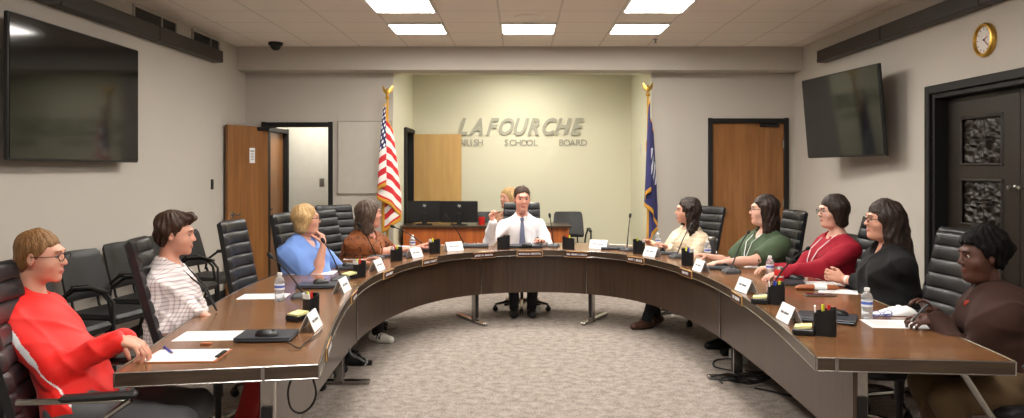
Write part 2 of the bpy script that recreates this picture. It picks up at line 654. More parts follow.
# recess side door: black frame and leaf folded against the back wall
fm = MB()
for yy in (10.905, 11.715):
    fm.box((XL - 0.04, yy, 1.055), (0.16, 0.06, 2.11), bevel=0.004)
fm.box((XL - 0.04, 11.31, 2.09), (0.16, 0.76, 0.06), bevel=0.004)
struct(fm.build('trim_6', MT['black'], smooth=False))
d5 = struct(empty('door_5', (XL + 0.03, 11.70, 0), math.radians(0)))
MB().box((0.355, 0, 1.035), (0.71, 0.042, 2.04), bevel=0.003).build('door_leaf', MT['wooddoor2'], d5, smooth=False)
lever(d5, (0.65, -0.021, 0.99), (0, -1, 0), (-1, 0, 0))

# carved double door in the right wall (door_3)
fm = MB()
fm.box((XW + 0.0, DR1 + 0.035, (DRZ + 0.07) / 2), (0.06, 0.07, DRZ + 0.07), bevel=0.006)
fm.box((XW + 0.0, DR0 - 0.035, (DRZ + 0.07) / 2), (0.06, 0.07, DRZ + 0.07), bevel=0.006)
fm.box((XW + 0.0, (DR0 + DR1) / 2, DRZ + 0.035), (0.06, DR1 - DR0, 0.07), bevel=0.006)
fm.box((XW + 0.1, DR1 - 0.02, DRZ / 2), (0.2, 0.04, DRZ), bevel=0.004)
fm.box((XW + 0.1, DR0 + 0.02, DRZ / 2), (0.2, 0.04, DRZ), bevel=0.004)
fm.box((XW + 0.1, (DR0 + DR1) / 2, DRZ - 0.02), (0.2, DR1 - DR0 - 0.08, 0.04), bevel=0.004)
struct(fm.build('trim_7', MT['black'], smooth=False))


def carved_leaf(y0, y1, knob_y):
    d = struct(empty('door_3', (XW + 0.13, (y0 + y1) / 2, 0)))
    w = y1 - y0
    z1 = DRZ - 0.05
    mb = MB()
    # panel rows: (z0,z1)
    rows = [(0.16, 0.50), (0.62, 1.08), (1.18, 1.51), (1.60, 1.99)]
    rows = [(0.14, 0.50), (0.60, 0.98), (1.08, 1.46), (1.56, 1.96)]
    wall_box(mb, 'x', -0.02, 0.05, -w / 2, w / 2, 0.01, z1, [(-w * 0.30, w * 0.30, a, b) for a, b in rows])
    mb.build('door_leaf', MT['carved'], d, smooth=False)
    for (a, b) in rows:
        fr = MB()
        hw_, hz = w * 0.30, (b - a) / 2
        cz = (a + b) / 2
        for s in (-1, 1):
            fr.tube([(-0.02, s * (hw_ - 0.012), cz - hz), (-0.02, s * (hw_ - 0.012), cz + hz)], 0.013, 6)
            fr.tube([(-0.02, -hw_, cz + s * (hz - 0.012)), (-0.02, hw_, cz + s * (hz - 0.012))], 0.013, 6)
        n = 46
        P = []
        for i in range(n + 1):
            row = []
            for j in range(n + 1):
                u, v = -1 + 2 * i / n, -1 + 2 * j / n
                r = math.hypot(u, v)
                th = math.atan2(v, u)
                g = 0.010 * math.sin(8 * th + 7 * r) * math.sin(min(1, r) * math.pi) + 0.008 * math.cos(15 * r - 3 * math.cos(4 * th))
                g += 0.006 * math.sin(11 * u + 6 * math.sin(5 * v)) * math.sin(11 * v + 6 * math.sin(5 * u))
                e = min(1, (1 - max(abs(u), abs(v))) * 6)
                row.append((0.012 - (0.016 + g) * max(0, e), u * hw_, cz + v * hz))
            P.append(row)
        fr.grid(P)
        fr.build('carved_panel', MT['carved'], d, angle=60)
    kb = MB()
    q = Vector((-1, 0, 0)).to_track_quat('Z', 'Y').to_matrix()
    kb.lathe([(0, 0), (0.022, 0), (0.02, 0.006), (0.008, 0.012), (0.008, 0.03), (0.02, 0.04), (0.016, 0.055), (0, 0.058)], 14, (-0.02, knob_y, 1.40), rot=q)
    kb.build('door_knob', MT['steel'], d)


DM = 5.63
carved_leaf(DM + 0.004, DR1 - 0.045, -0.42)
carved_leaf(DR0 + 0.045, DM - 0.004, 0.42)

# wall strips near the ceiling (long dark valances)
for side, x in ((-1, -XW + 0.06), (1, XW - 0.06)):
    ys = [8.9, 7.33, 5.75, 4.15, 2.55, 0.95]
    for k in range(len(ys) - 1):
        a, b = ys[k + 1] + 0.012, ys[k]
        o = MB().box((x, (a + b) / 2, 2.812), (0.11, b - a, 0.135), bevel=0.006)
        o.box((x - side * 0.056, (a + b) / 2, 2.772), (0.006, b - a - 0.01, 0.01), mi=0)
        # end cap
        o = o.build('wall_valance', MT['valance'], smooth=False)
        nm = ('left', 'right')[side > 0]
        lab = ['dark metal valance box at the far end of the %s wall strip',
               'dark metal valance box on the %s wall, second from far end',
               'dark metal valance box third from the far end along the %s wall',
               'dark metal valance box fourth from the far end along the %s wall',
               'dark metal valance box nearest the viewer along the %s wall'][k] % nm
        tag(o, lab, 'valance', 'dark valance boxes along the %s wall' % nm)

# vents on the left wall
for (a, b, lab) in ((7.04, 7.92, 'larger grey wall vent grille above the left valance'), (8.30, 9.05, 'smaller grey wall vent grille near the back corner')):
    v = empty('wall_vent', (-XW, (a + b) / 2, 2.95))
    tag(v, lab, 'vent', 'grilles high on the left wall')
    w = b - a
    fr = MB()
    fr.box((0.01, 0, 0.068), (0.02, w, 0.016)).box((0.01, 0, -0.045), (0.02, w, 0.016))
    for s in (-1, 1):
        fr.box((0.01, s * (w / 2 - 0.008), 0.012), (0.02, 0.016, 0.12))
    fr.box((0.01, 0.12, 0.012), (0.016, 0.014, 0.11))
    fr.build('vent_frame', MT['wall'], v, smooth=False)
    sl = MB().box((0.002, 0, 0.012), (0.004, w - 0.03, 0.1))
    for k in range(7):
        sl.box((0.008, 0, -0.03 + k * 0.014), (0.01, w - 0.034, 0.003), rot=Matrix.Rotation(0.6, 3, 'Y'))
    sl.build('slats', M('vent_dark', (62, 60, 57), 0.6), v, smooth=False)

# ceiling lights
def ceiling_light(x, y, z, label, mat, grp='square ceiling light panels'):
    c = empty('ceiling_light', (x, y, z))
    tag(c, label, 'ceiling light', grp)
    w = 0.59
    fr = MB()
    for s in (-1, 1):
        fr.box((s * (w / 2 - 0.011), 0, -0.012), (0.022, w, 0.024), bevel=0.004)
        fr.box((0, s * (w / 2 - 0.011), -0.012), (w - 0.044, 0.022, 0.024), bevel=0.004)
    fr.build('light_frame', MT['white'], c, smooth=False)
    MB().box((0, 0, -0.012), (w - 0.046, w - 0.046, 0.012), bevel=0.003).build('diffuser', mat, c, smooth=False)
    return c


rows_ = [(8.358, (-1.09, 0.09, 1.27), ['far row left', 'far row middle', 'far row right']),
         (7.178, (-1.09, 1.27), ['second row left', 'second row right'])]
for y, xs, names in rows_:
    for x, nm in zip(xs, names):
        ceiling_light(x, y, CEIL, 'bright square ceiling light panel, ' + nm, MT['lamp'])
for k, y in enumerate((5.4, 3.63, 1.27, -0.5)):
    for x in (-1.09, 1.27):
        ceiling_light(x, y, CEIL, 'square ceiling light panel out of view, %s of row %s from the viewer' % ('left' if x < 0 else 'right', ('four', 'three', 'two', 'one')[k]), MT['lamp'])
ceiling_light(0.0, 10.75, RH, 'ceiling light panel hidden above the cream recess', MT['lamp2'])
ceiling_light(-2.9, 10.62, 2.6, 'ceiling light panel in the hall behind the open door', emis('lit_hall', (1, 0.95, 0.85, 1), 24.0))

# dome camera, sprinkler, speaker in the ceiling
dc = empty('dome_camera', (-2.93, 9.35, CEIL))
tag(dc, 'small black dome camera on the ceiling by the back left corner', 'security camera')
MB().lathe([(0, 0), (0.085, 0), (0.085, -0.03), (0.07, -0.04)], 24).build('camera_base', MT['black'], dc)
MB().lathe([(0.065, -0.036), (0.055, -0.07), (0.03, -0.092), (0, -0.097)], 24).build('dome', M('dark_dome', (8, 8, 9), 0.1), dc)
sp = empty('sprinkler', (1.58, 9.1, CEIL))
tag(sp, 'small ceiling sprinkler head near the back right', 'sprinkler')
MB().lathe([(0, 0), (0.035, 0), (0.03, -0.008), (0.01, -0.01), (0.01, -0.04), (0.02, -0.042), (0.02, -0.046), (0, -0.047)], 14).build('sprinkler_head', MT['steel'], sp)
sk = MB().lathe([(0, -0.008), (0.12, -0.008), (0.15, -0.004), (0.155, 0.0)], 32)
tag(sk.build('ceiling_speaker', M('speaker_grille', (226, 220, 208), 0.6, bump=(400, 0.3))), 'round pale ceiling speaker grille between the light rows', 'speaker').location = (0.09, 7.77, CEIL)

# white board panel on the back wall
bp_ = empty('wall_board', (-1.98, YB, 1.56))
tag(bp_, 'pale blank panel with a thin frame between open door and flag', 'wall panel')
MB().box((0, -0.008, 0.12), (0.68, 0.016, 0.92), bevel=0.003).build('board', M('board_cloth', (190, 186, 176), 0.8), bp_, smooth=False)
fr = MB()
for s in (-1, 1):
    fr.box((s * 0.34, -0.012, 0.12), (0.012, 0.022, 0.93)).box((0, -0.012, 0.12 + s * 0.46), (0.68, 0.022, 0.012))
fr.build('board_frame', M('board_trim', (150, 145, 135), 0.6), bp_, smooth=False)


def wall_plate(loc, rz, label, mat, name='light_switch', cat='light switch', w=0.07, h=0.115):
    e = empty(name, loc, rz)       # local -y faces the room
    tag(e, label, cat)
    MB().box((0, -0.004, 0), (w, 0.008, h), bevel=0.003).build('cover_plate', mat, e, smooth=False)
    MB().box((0, -0.011, 0), (w * .35, 0.008, h * .35), bevel=0.002).build('switch', mat, e, smooth=False)


wall_plate((-XW, 8.86, 1.36), math.radians(90), 'dark light switch on the left wall beside the open door', MT['rubber'])
wall_plate((-2.87, HY, 1.34), 0, 'steel light switch on the hallway wall', MT['steel'])
wall_plate((XR, 10.85, 1.80), math.radians(-90), 'pale thermostat on the right side of the cream recess', MT['hall'], 'thermostat', 'thermostat', 0.09, 0.16)
wall_plate((-1.50, 11.795, 0.95), 0, 'pale socket plate low on the cream wall by the side door', MT['white'], 'wall_socket', 'socket')

# clock
ck = empty('wall_clock', (XW, 5.85, 1.54 + 128.5 / 133.3), math.radians(90))
tag(ck, 'round gold rimmed wall clock with a pale face', 'clock')
q = Vector((0, 1, 0)).to_track_quat('Z', 'Y').to_matrix()
MB().lathe([(0.0, 0), (0.126, 0), (0.130, 0.02), (0.122, 0.036), (0.108, 0.040), (0.1, 0.03), (0.098, 0.02)], 40, rot=q).build('rim', MT['gold'], ck)
MB().lathe([(0, 0.02), (0.1, 0.02)], 40, rot=q).build('dial', M('dial_white', (215, 210, 205), 0.5), ck)
hd = MB()
for k in range(12):
    a = k * math.pi / 6
    hd.box((0.083 * math.sin(a), 0.0215, 0.083 * math.cos(a)), (0.006, 0.002, 0.014), rot=Matrix.Rotation(a, 3, 'Y'))
hd.build('hour_marks', MT['ink'], ck, smooth=False)
for a, l in ((math.radians(-65), 0.05), (math.radians(-130), 0.072)):
    MB().box((l / 2 * math.sin(a), 0.024, l / 2 * math.cos(a)), (0.006, 0.002, l), rot=Matrix.Rotation(a, 3, 'Y')).build('hand', M('hand_red', (150, 60, 55), 0.5), ck, smooth=False)
MB().lathe([(0, 0.026), (0.008, 0.026), (0.008, 0.02)], 12, rot=q).build('hub', MT['ink'], ck)


def television(loc, mtx_rot, w, h, label, bracket):
    t = bpy.data.objects.new('television', None)
    COL.objects.link(t)
    t.matrix_world = Matrix.Translation(loc) @ mtx_rot.to_4x4()
    tag(t, label, 'television')
    MB().box((0, 0.0, 0), (w, 0.035, h), bevel=0.006).build('housing', MT['plastic'], t, smooth=False)
    MB().box((0, 0.0195, 0.004), (w - 0.02, 0.004, h - 0.028)).build('screen', MT['screen'], t, smooth=False)
    MB().box((0, -0.035, -0.05), (w * .55, 0.05, h * .55), bevel=0.015).build('rear_cover', MT['plastic'], t, smooth=False)
    mb = MB()
    for seg in bracket:
        mb.tube(seg, 0.014, 8)
    mb.build('wall_bracket', MT['plastic'], t)
    return t


# left television: local +y is the screen normal
R = Matrix.Rotation(math.radians(-90), 3, 'Z')
television(Vector((-XW + 0.13, 5.98, 2.085)), R, 1.74, 0.985, 'huge black wall mounted television on the left wall', [[(-0.3, -0.03, 0.1), (-0.3, -0.10, 0.1)], [(0.3, -0.03, 0.1), (0.3, -0.10, 0.1)], [(-0.4, -0.1, 0.1), (0.4, -0.1, 0.1)]])
# right television turned on an arm
pL, pR = Vector((3.12, 8.5, 2.075)), Vector((3.29, 7.06, 2.075))
mid = (pL + pR) / 2
ax = (pL - pR).normalized()           # local x to the left in the photo... local +y must look into the room
nrm = Vector((0, 0, 1)).cross(ax).normalized()
R = Matrix((ax, nrm, Vector((0, 0, 1)))).transposed()
if nrm.x > 0:
    R = Matrix((-ax, -nrm, Vector((0, 0, 1)))).transposed()
R = R @ Matrix.Rotation(math.radians(-5), 3, 'X')
television(mid, R, (pL - pR).length, 0.845, 'black television on a swivel arm tilted down on the right wall', [[(0.1, -0.05, 0.0), (0.3, -0.15, 0.0), (0.12, -0.262, 0.02)], [(0.0, -0.05, 0.1), (0.25, -0.15, 0.1), (0.12, -0.262, 0.12)]])
MB().box((XW - 0.014, 7.62, 2.13), (0.028, 0.16, 0.36), bevel=0.004).build('bracket_plate', MT['plastic'], smooth=False)
o = [x for x in COL.objects if x.name == 'bracket_plate'][0]
tag(o, 'black mounting plate on the wall behind the right television', 'bracket')

# lettering on the cream wall
q = Matrix.Rotation(math.radians(90), 4, 'X')
sg = empty('wall_sign', (0, YR, 0))
tag(sg, 'raised metal letters LAFOURCHE PARISH SCHOOL BOARD on the cream wall', 'sign')
xs0, xs1 = -0.935, 0.975
word = 'LAFOURCHE'
for i, ch in enumerate(word):
    x = xs0 + (xs1 - xs0) * (i + 0.42) / len(word)
    text_obj('letter', ch, 0.345, 0.014, MT['letter'], sg, Matrix.Translation((x - 0.03, -0.016, 2.055)) @ q @ Matrix.Diagonal((0.80, 1, 1, 1)), bold=0.010, shear=0.38)


def spaced(word, x0, x1, z, size):
    for i, ch in enumerate(word):
        x = x0 + (x1 - x0) * (i + 0.5) / len(word)
        text_obj('letter', ch, size, 0.006, MT['letter'], sg, Matrix.Translation((x, -0.008, z)) @ q, bold=0.002)


spaced('PARISH', -0.985, -0.565, 1.885, 0.135)
spaced('SCHOOL', -0.25, 0.28, 1.885, 0.135)
spaced('BOARD', 0.58, 1.01, 1.885, 0.135)

# ------------------------------------------------------------------ signed distance modelling for people
def V(*a):
    return np.array(a, dtype=float)


def cap(a, b, ra, rb, k=0.02, op='+', fl=None):
    return dict(t='cap', a=np.array(a, float), b=np.array(b, float), ra=ra, rb=rb, k=k, op=op, fl=fl)


def ell(c, r, k=0.02, op='+', R=None):
    return dict(t='ell', c=np.array(c, float), r=np.array(r, float), k=k, op=op, R=R)


def pd(p, X):
    if p['t'] == 'cap':
        a, b = p['a'], p['b']
        ab = b - a
        L = float(ab @ ab) + 1e-12
        h = np.clip((X - a) @ ab / L, 0, 1)
        d = X - a - h[:, None] * ab
        if p['fl'] is not None:      # flatten along an axis: fl=(axis, factor)
            ax, f = p['fl']
            ax = ax / np.linalg.norm(ax)
            comp = d @ ax
            d = d + np.outer(comp * (f - 1), ax)
        return np.sqrt((d * d).sum(1)) - (p['ra'] + (p['rb'] - p['ra']) * h)
    d = X - p['c']
    if p['R'] is not None:
        d = d @ p['R']
    k0 = np.sqrt(((d / p['r']) ** 2).sum(1))
    k1 = np.sqrt(((d / p['r'] ** 2) ** 2).sum(1)) + 1e-9
    return np.where(k0 < 1e-6, -p['r'].min(), k0 * (k0 - 1) / k1)


def field(prims, X, dc=None, rad=0.0):
    d = None
    for i, p in enumerate(prims):
        if dc is not None and dc[i] > rad:
            continue
        q = pd(p, X)
        k = p['k']
        if d is None:
            if p['op'] == '+':
                d = q
            continue
        if p['op'] == '+':
            h = np.maximum(k - np.abs(d - q), 0) / k
            d = np.minimum(d, q) - h * h * k * 0.25
        elif p['op'] == '-':
            h = np.maximum(k - np.abs(d + q), 0) / k
            d = np.maximum(d, -q) + h * h * k * 0.25
        else:
            h = np.maximum(k - np.abs(d - q), 0) / k
            d = np.maximum(d, q) + h * h * k * 0.25
    if d is None:
        d = np.full(len(X), 1.0)
    return d


def nets(prims, h, post=None, B=12):
    """surface nets over the union of prims -> verts, quads"""
    lo, hi = np.full(3, 1e9), np.full(3, -1e9)
    for p in prims:
        if p['op'] != '+':
            continue
        if p['t'] == 'cap':
            r = max(p['ra'], p['rb']) * (1.6 if p['fl'] else 1)
            l, u = np.minimum(p['a'], p['b']) - r, np.maximum(p['a'], p['b']) + r
        else:
            r = p['r'] if p['R'] is None else np.full(3, p['r'].max())
            l, u = p['c'] - r, p['c'] + r
        lo, hi = np.minimum(lo, l), np.maximum(hi, u)
    lo -= 0.03 + 3 * h
    hi += 0.03 + 3 * h
    nb = np.ceil((hi - lo) / h / B).astype(int)
    n = nb * B
    Fd = np.full(tuple(n), 1.0, np.float32)
    R = B * h * 0.87 + 0.03
    bi = np.stack(np.meshgrid(*[np.arange(k) for k in nb], indexing='ij'), -1).reshape(-1, 3)
    C = lo + (bi * B + (B - 1) / 2) * h
    D = np.stack([pd(p, C) for p in prims], 1)
    plus = np.array([p['op'] == '+' for p in prims])
    dm = field(prims, C)
    du = D[:, plus].min(1)
    g = np.stack(np.meshgrid(*[np.arange(B)] * 3, indexing='ij'), -1).reshape(-1, 3) * h
    for i in range(len(bi)):
        x, y, z = bi[i] * B
        if du[i] > R:
            continue
        if dm[i] < -R * 1.3:
            Fd[x:x + B, y:y + B, z:z + B] = -1
            continue
        X = lo + bi[i] * B * h + g
        f = field(prims, X, D[i] - 0, max(0.0, du[i]) + 2 * R + 0.03 if True else 0)
        if post:
            f = post(X, f)
        Fd[x:x + B, y:y + B, z:z + B] = f.reshape(B, B, B)
    s = Fd < 0
    c = s[:-1, :-1, :-1].astype(np.int8)
    cnt = np.zeros_like(c)
    for dx in (0, 1):
        for dy in (0, 1):
            for dz in (0, 1):
                cnt += s[dx:n[0] - 1 + dx, dy:n[1] - 1 + dy, dz:n[2] - 1 + dz]
    act = (cnt > 0) & (cnt < 8)
    idx = np.full(act.shape, -1, np.int64)
    cells = np.argwhere(act)
    idx[act] = np.arange(len(cells))
    acc = np.zeros((len(cells), 3))
    num = np.zeros(len(cells))
    cr = [(a, b, c_) for a in (0, 1) for b in (0, 1) for c_ in (0, 1)]
    for a in cr:
        for ax in range(3):
            if a[ax]:
                continue
            b = list(a)
            b[ax] = 1
            fa = Fd[cells[:, 0] + a[0], cells[:, 1] + a[1], cells[:, 2] + a[2]]
            fb = Fd[cells[:, 0] + b[0], cells[:, 1] + b[1], cells[:, 2] + b[2]]
            m = (fa < 0) != (fb < 0)
            t = np.where(m, fa / np.where(m, fa - fb, 1), 0)
            p = np.tile(np.array(a, float), (len(cells), 1))
            p[:, ax] += t
            acc += p * m[:, None]
            num += m
    verts = lo + (cells + acc / num[:, None]) * h
    quads = []
    for ax in range(3):
        o1, o2 = (ax + 1) % 3, (ax + 2) % 3
        sl0 = [slice(None)] * 3
        sl1 = [slice(None)] * 3
        sl0[ax] = slice(0, n[ax] - 1)
        sl1[ax] = slice(1, n[ax])
        e = s[tuple(sl0)] != s[tuple(sl1)]
        ed = np.argwhere(e)
        ok = (ed[:, o1] > 0) & (ed[:, o2] > 0) & (ed[:, o1] < n[o1] - 1) & (ed[:, o2] < n[o2] - 1)
        ed = ed[ok]
        ins = s[ed[:, 0], ed[:, 1], ed[:, 2]]
        q = []
        for (u, w) in ((-1, -1), (0, -1), (0, 0), (-1, 0)):
            c_ = ed.copy()
            c_[:, o1] += u
            c_[:, o2] += w
            q.append(idx[c_[:, 0], c_[:, 1], c_[:, 2]])
        q = np.stack(q, 1)
        q[~ins] = q[~ins][:, ::-1]
        quads.append(q)
    return verts, np.concatenate(quads)


def nets_obj(name, prims, h, mats, parent, post=None, paint=None, smooth_it=1):
    v, q = nets(prims, h, post)
    # light laplacian smoothing
    for _ in range(smooth_it):
        a = np.zeros_like(v)
        c = np.zeros(len(v))
        for i in range(4):
            j = (i + 1) % 4
            np.add.at(a, q[:, i], v[q[:, j]])
            np.add.at(a, q[:, j], v[q[:, i]])
            np.add.at(c, q[:, i], 1)
            np.add.at(c, q[:, j], 1)
        v = v * 0.5 + 0.5 * a / np.maximum(c, 1)[:, None]
    me = bpy.data.meshes.new(name)
    me.vertices.add(len(v))
    me.vertices.foreach_set('co', v.astype(np.float32).ravel())
    me.loops.add(len(q) * 4)
    me.loops.foreach_set('vertex_index', q.astype(np.int32).ravel())
    me.polygons.add(len(q))
    me.polygons.foreach_set('loop_start', np.arange(0, len(q) * 4, 4, dtype=np.int32))
    if not isinstance(mats, (list, tuple)):
        mats = [mats]
    for m in mats:
        me.materials.append(m)
    if paint:
        fc = v[q].mean(1)
        me.polygons.foreach_set('material_index', paint(fc).astype(np.int32))
    me.update(calc_edges=True)
    me.validate()
    me.shade_smooth()
    o = bpy.data.objects.new(name, me)
    COL.objects.link(o)
    o.parent = parent
    return o


def rotm(yaw=0, pitch=0, roll=0):
    """columns = axes of a local frame whose +y looks forward"""
    return np.array(Matrix.Rotation(yaw, 3, 'Z') @ Matrix.Rotation(pitch, 3, 'X') @ Matrix.Rotation(roll, 3, 'Y'))


def xf(prims, R, t, s=1.0):
    out = []
    for p in prims:
        p = dict(p)
        p['k'] = p['k'] * s
        if p['t'] == 'cap':
            p['a'] = R @ (p['a'] * s) + t
            p['b'] = R @ (p['b'] * s) + t
            p['ra'] *= s
            p['rb'] *= s
            if p['fl'] is not None:
                p['fl'] = (R @ p['fl'][0], p['fl'][1])
        else:
            p['c'] = R @ (p['c'] * s) + t
            p['r'] = p['r'] * s
            p['R'] = R if p['R'] is None else R @ p['R']
        out.append(p)
    return out


def head_prims(fat=0.0, nose=1.0):
    f = fat
    P = [ell((0, -0.018, 0.036), (0.074, 0.089, 0.082), 0.02),
         ell((0, 0.022, -0.01), (0.064, 0.074, 0.086), 0.03),
         ell((0, 0.03, -0.062), (0.050 + f, 0.056, 0.052), 0.03),
         ell((0, 0.076, -0.100), (0.020, 0.015, 0.015), 0.03),
         ell((0.040, 0.046, -0.03), (0.024 + f, 0.032, 0.028), 0.02),
         ell((-0.040, 0.046, -0.03), (0.024 + f, 0.032, 0.028), 0.02),
         cap((-0.032, 0.083, 0.032), (0.032, 0.083, 0.032), 0.010, 0.010, 0.02),
         ell((0.031, 0.096, 0.008), (0.018, 0.013, 0.012), 0.012, '-'),
         ell((-0.031, 0.096, 0.008), (0.018, 0.013, 0.012), 0.012, '-'),
         cap((0, 0.088, 0.014), (0, 0.105 * nose + .002, -0.024), 0.007, 0.0105, 0.010),
         ell((0.011, 0.099, -0.028), (0.008, 0.010, 0.007), 0.006),
         ell((-0.011, 0.099, -0.028), (0.008, 0.010, 0.007), 0.006),
         ell((0, 0.089, -0.060), (0.023, 0.012, 0.0065), 0.005),
         ell((0, 0.087, -0.070), (0.019, 0.012, 0.0065), 0.005)]
    if f:
        P.append(ell((0, 0.03, -0.105), (0.045 + f, 0.05, 0.03), 0.03))
    for s in (-1, 1):
        P.append(ell((s * 0.077, -0.012, -0.004), (0.010, 0.020, 0.032), 0.006, R=rotm(s * -0.45)))
        P.append(ell((s * 0.086, -0.006, 0.0), (0.006, 0.011, 0.018), 0.004, '-', R=rotm(s * -0.45)))
    return P


def hand_prims(w, d, n, side, curl=0.6, spread=0.12, s=1.0, wide=None):
    """hand: w wrist, d direction of the fingers, n palm normal (side the fingers curl to), side = +-1 thumb side along d x n"""
    d = d / np.linalg.norm(d)
    n = n - d * (n @ d)
    n = n / np.linalg.norm(n)
    t = np.cross(d, n) * side          # towards the thumb
    P = [cap(w, w + d * 0.035 * s, 0.025 * s, 0.030 * s, 0.015, fl=(n, 1.5)),
         cap(w + d * 0.035 * s + t * 0.016 * s, w + d * 0.082 * s + t * 0.018 * s, 0.024 * s, 0.019 * s, 0.012, fl=(n, 1.6)),
         cap(w + d * 0.035 * s - t * 0.014 * s, w + d * 0.078 * s - t * 0.016 * s, 0.024 * s, 0.018 * s, 0.012, fl=(n, 1.6))]
    base = w + d * 0.085 * s
    offs = (0.031, 0.011, -0.010, -0.029)
    lens = ((0.042, 0.026, 0.020), (0.046, 0.029, 0.021), (0.042, 0.027, 0.020), (0.033, 0.021, 0.017))
    rr = (0.0090, 0.0093, 0.0088, 0.0078)
    for i in range(4):
        p = base + t * offs[i] * s - d * (0.004, 0, 0.003, 0.010)[i] * s
        a = 0.0
        fd = d + t * spread * (1.2 - 0.8 * i)
        fd = fd / np.linalg.norm(fd)
        c = curl * (0.85 + 0.12 * i)
        for j in range(3):
            a += c * (0.75, 1.0, 0.7)[j]
            q = p + (fd * math.cos(a) + n * math.sin(a)) * lens[i][j] * s
            P.append(cap(p, q, rr[i] * s * (1 - 0.08 * j), rr[i] * s * (0.93 - 0.1 * j), 0.003))
            p = q
    # thumb from the side of the palm
    p0 = w + d * 0.022 * s + t * 0.024 * s
    td = d * 0.62 + t * 0.62 + n * 0.42
    td /= np.linalg.norm(td)
    p1 = p0 + td * 0.042 * s
    td2 = d * 0.86 + t * 0.22 + n * 0.5 * (0.4 + curl)
    td2 /= np.linalg.norm(td2)
    p2 = p1 + td2 * 0.031 * s
    p3 = p2 + (td2 * 0.9 + n * 0.35 * curl) * 0.024 * s
    P += [cap(p0, p1, 0.014 * s, 0.0115 * s, 0.008), cap(p1, p2, 0.0112 * s, 0.0102 * s, 0.003), cap(p2, p3, 0.0102 * s, 0.0085 * s, 0.003)]
    return P


def ik(a, b, l1, l2, pole):
    v = b - a
    L = np.linalg.norm(v)
    if L > (l1 + l2) * 0.985:
        b = a + v / L * (l1 + l2) * 0.985
        v = b - a
        L = np.linalg.norm(v)
    x = (l1 * l1 - l2 * l2 + L * L) / (2 * L)
    hh = math.sqrt(max(1e-6, l1 * l1 - x * x))
    u = v / L
    p = pole - u * (pole @ u)
    p /= np.linalg.norm(p)
    return a + u * x + p * hh, b


def wob(X, amp, f, seed=0.0):
    a = X @ V(0.7, 0.5, 0.9) * f + seed
    b = X @ V(-0.9, 0.6, 0.35) * f * 0.83 + seed * 1.7
    c = X @ V(0.2, -0.85, 0.6) * f * 1.31 + seed * 0.6
    return amp * (np.sin(a + 1.6 * np.sin(b)) + 0.6 * np.sin(b * 1.6 + 1.3 * np.sin(c)) + 0.4 * np.sin(c * 2.1 + a))


def skin(name, rgb):
    m = M(name, rgb, 0.5, var=(25, 0.06), bump=(350, 0.05))
    nt, b = nodes_of(m)
    b.inputs['Subsurface Weight'].default_value = 0.12
    b.inputs['Subsurface Radius'].default_value = (0.01, 0.004, 0.002)
    b.inputs['Subsurface Scale'].default_value = 0.3
    return m


def hair_mat(name, dark, light, rough=0.5, spec=0.3):
    m = wood(name, dark, light, rough, (40, 40, 5), 3.0, spec=spec)
    nt, b = nodes_of(m)
    tc = nt.nodes.new('ShaderNodeTexCoord')
    mp = nt.nodes.new('ShaderNodeMapping')
    mp.inputs['Scale'].default_value = (150, 150, 14)
    nt.links.new(tc.outputs['Object'], mp.inputs['Vector'])
    n = nt.nodes.new('ShaderNodeTexNoise')
    n.inputs['Scale'].default_value = 1.0
    nt.links.new(mp.outputs[0], n.inputs['Vector'])
    bp = nt.nodes.new('ShaderNodeBump')
    bp.inputs['Strength'].default_value = 0.7
    bp.inputs['Distance'].default_value = 0.006
    nt.links.new(n.outputs['Fac'], bp.inputs['Height'])
    nt.links.new(bp.outputs['Normal'], b.inputs['Normal'])
    return m


MT['lip'] = M('lip_skin', (184, 110, 100), 0.45)
MT['lipdark'] = M('dark_lip_skin', (104, 54, 48), 0.45)
MT['eyewhite'] = M('eye_white', (160, 150, 142), 0.5)
MT['iris'] = M('eye_iris', (52, 38, 28), 0.2)
MT['lens'] = M('spectacle_lens', (230, 235, 238), 0.05, trans=0.9, ior=1.05, alpha=0.35)


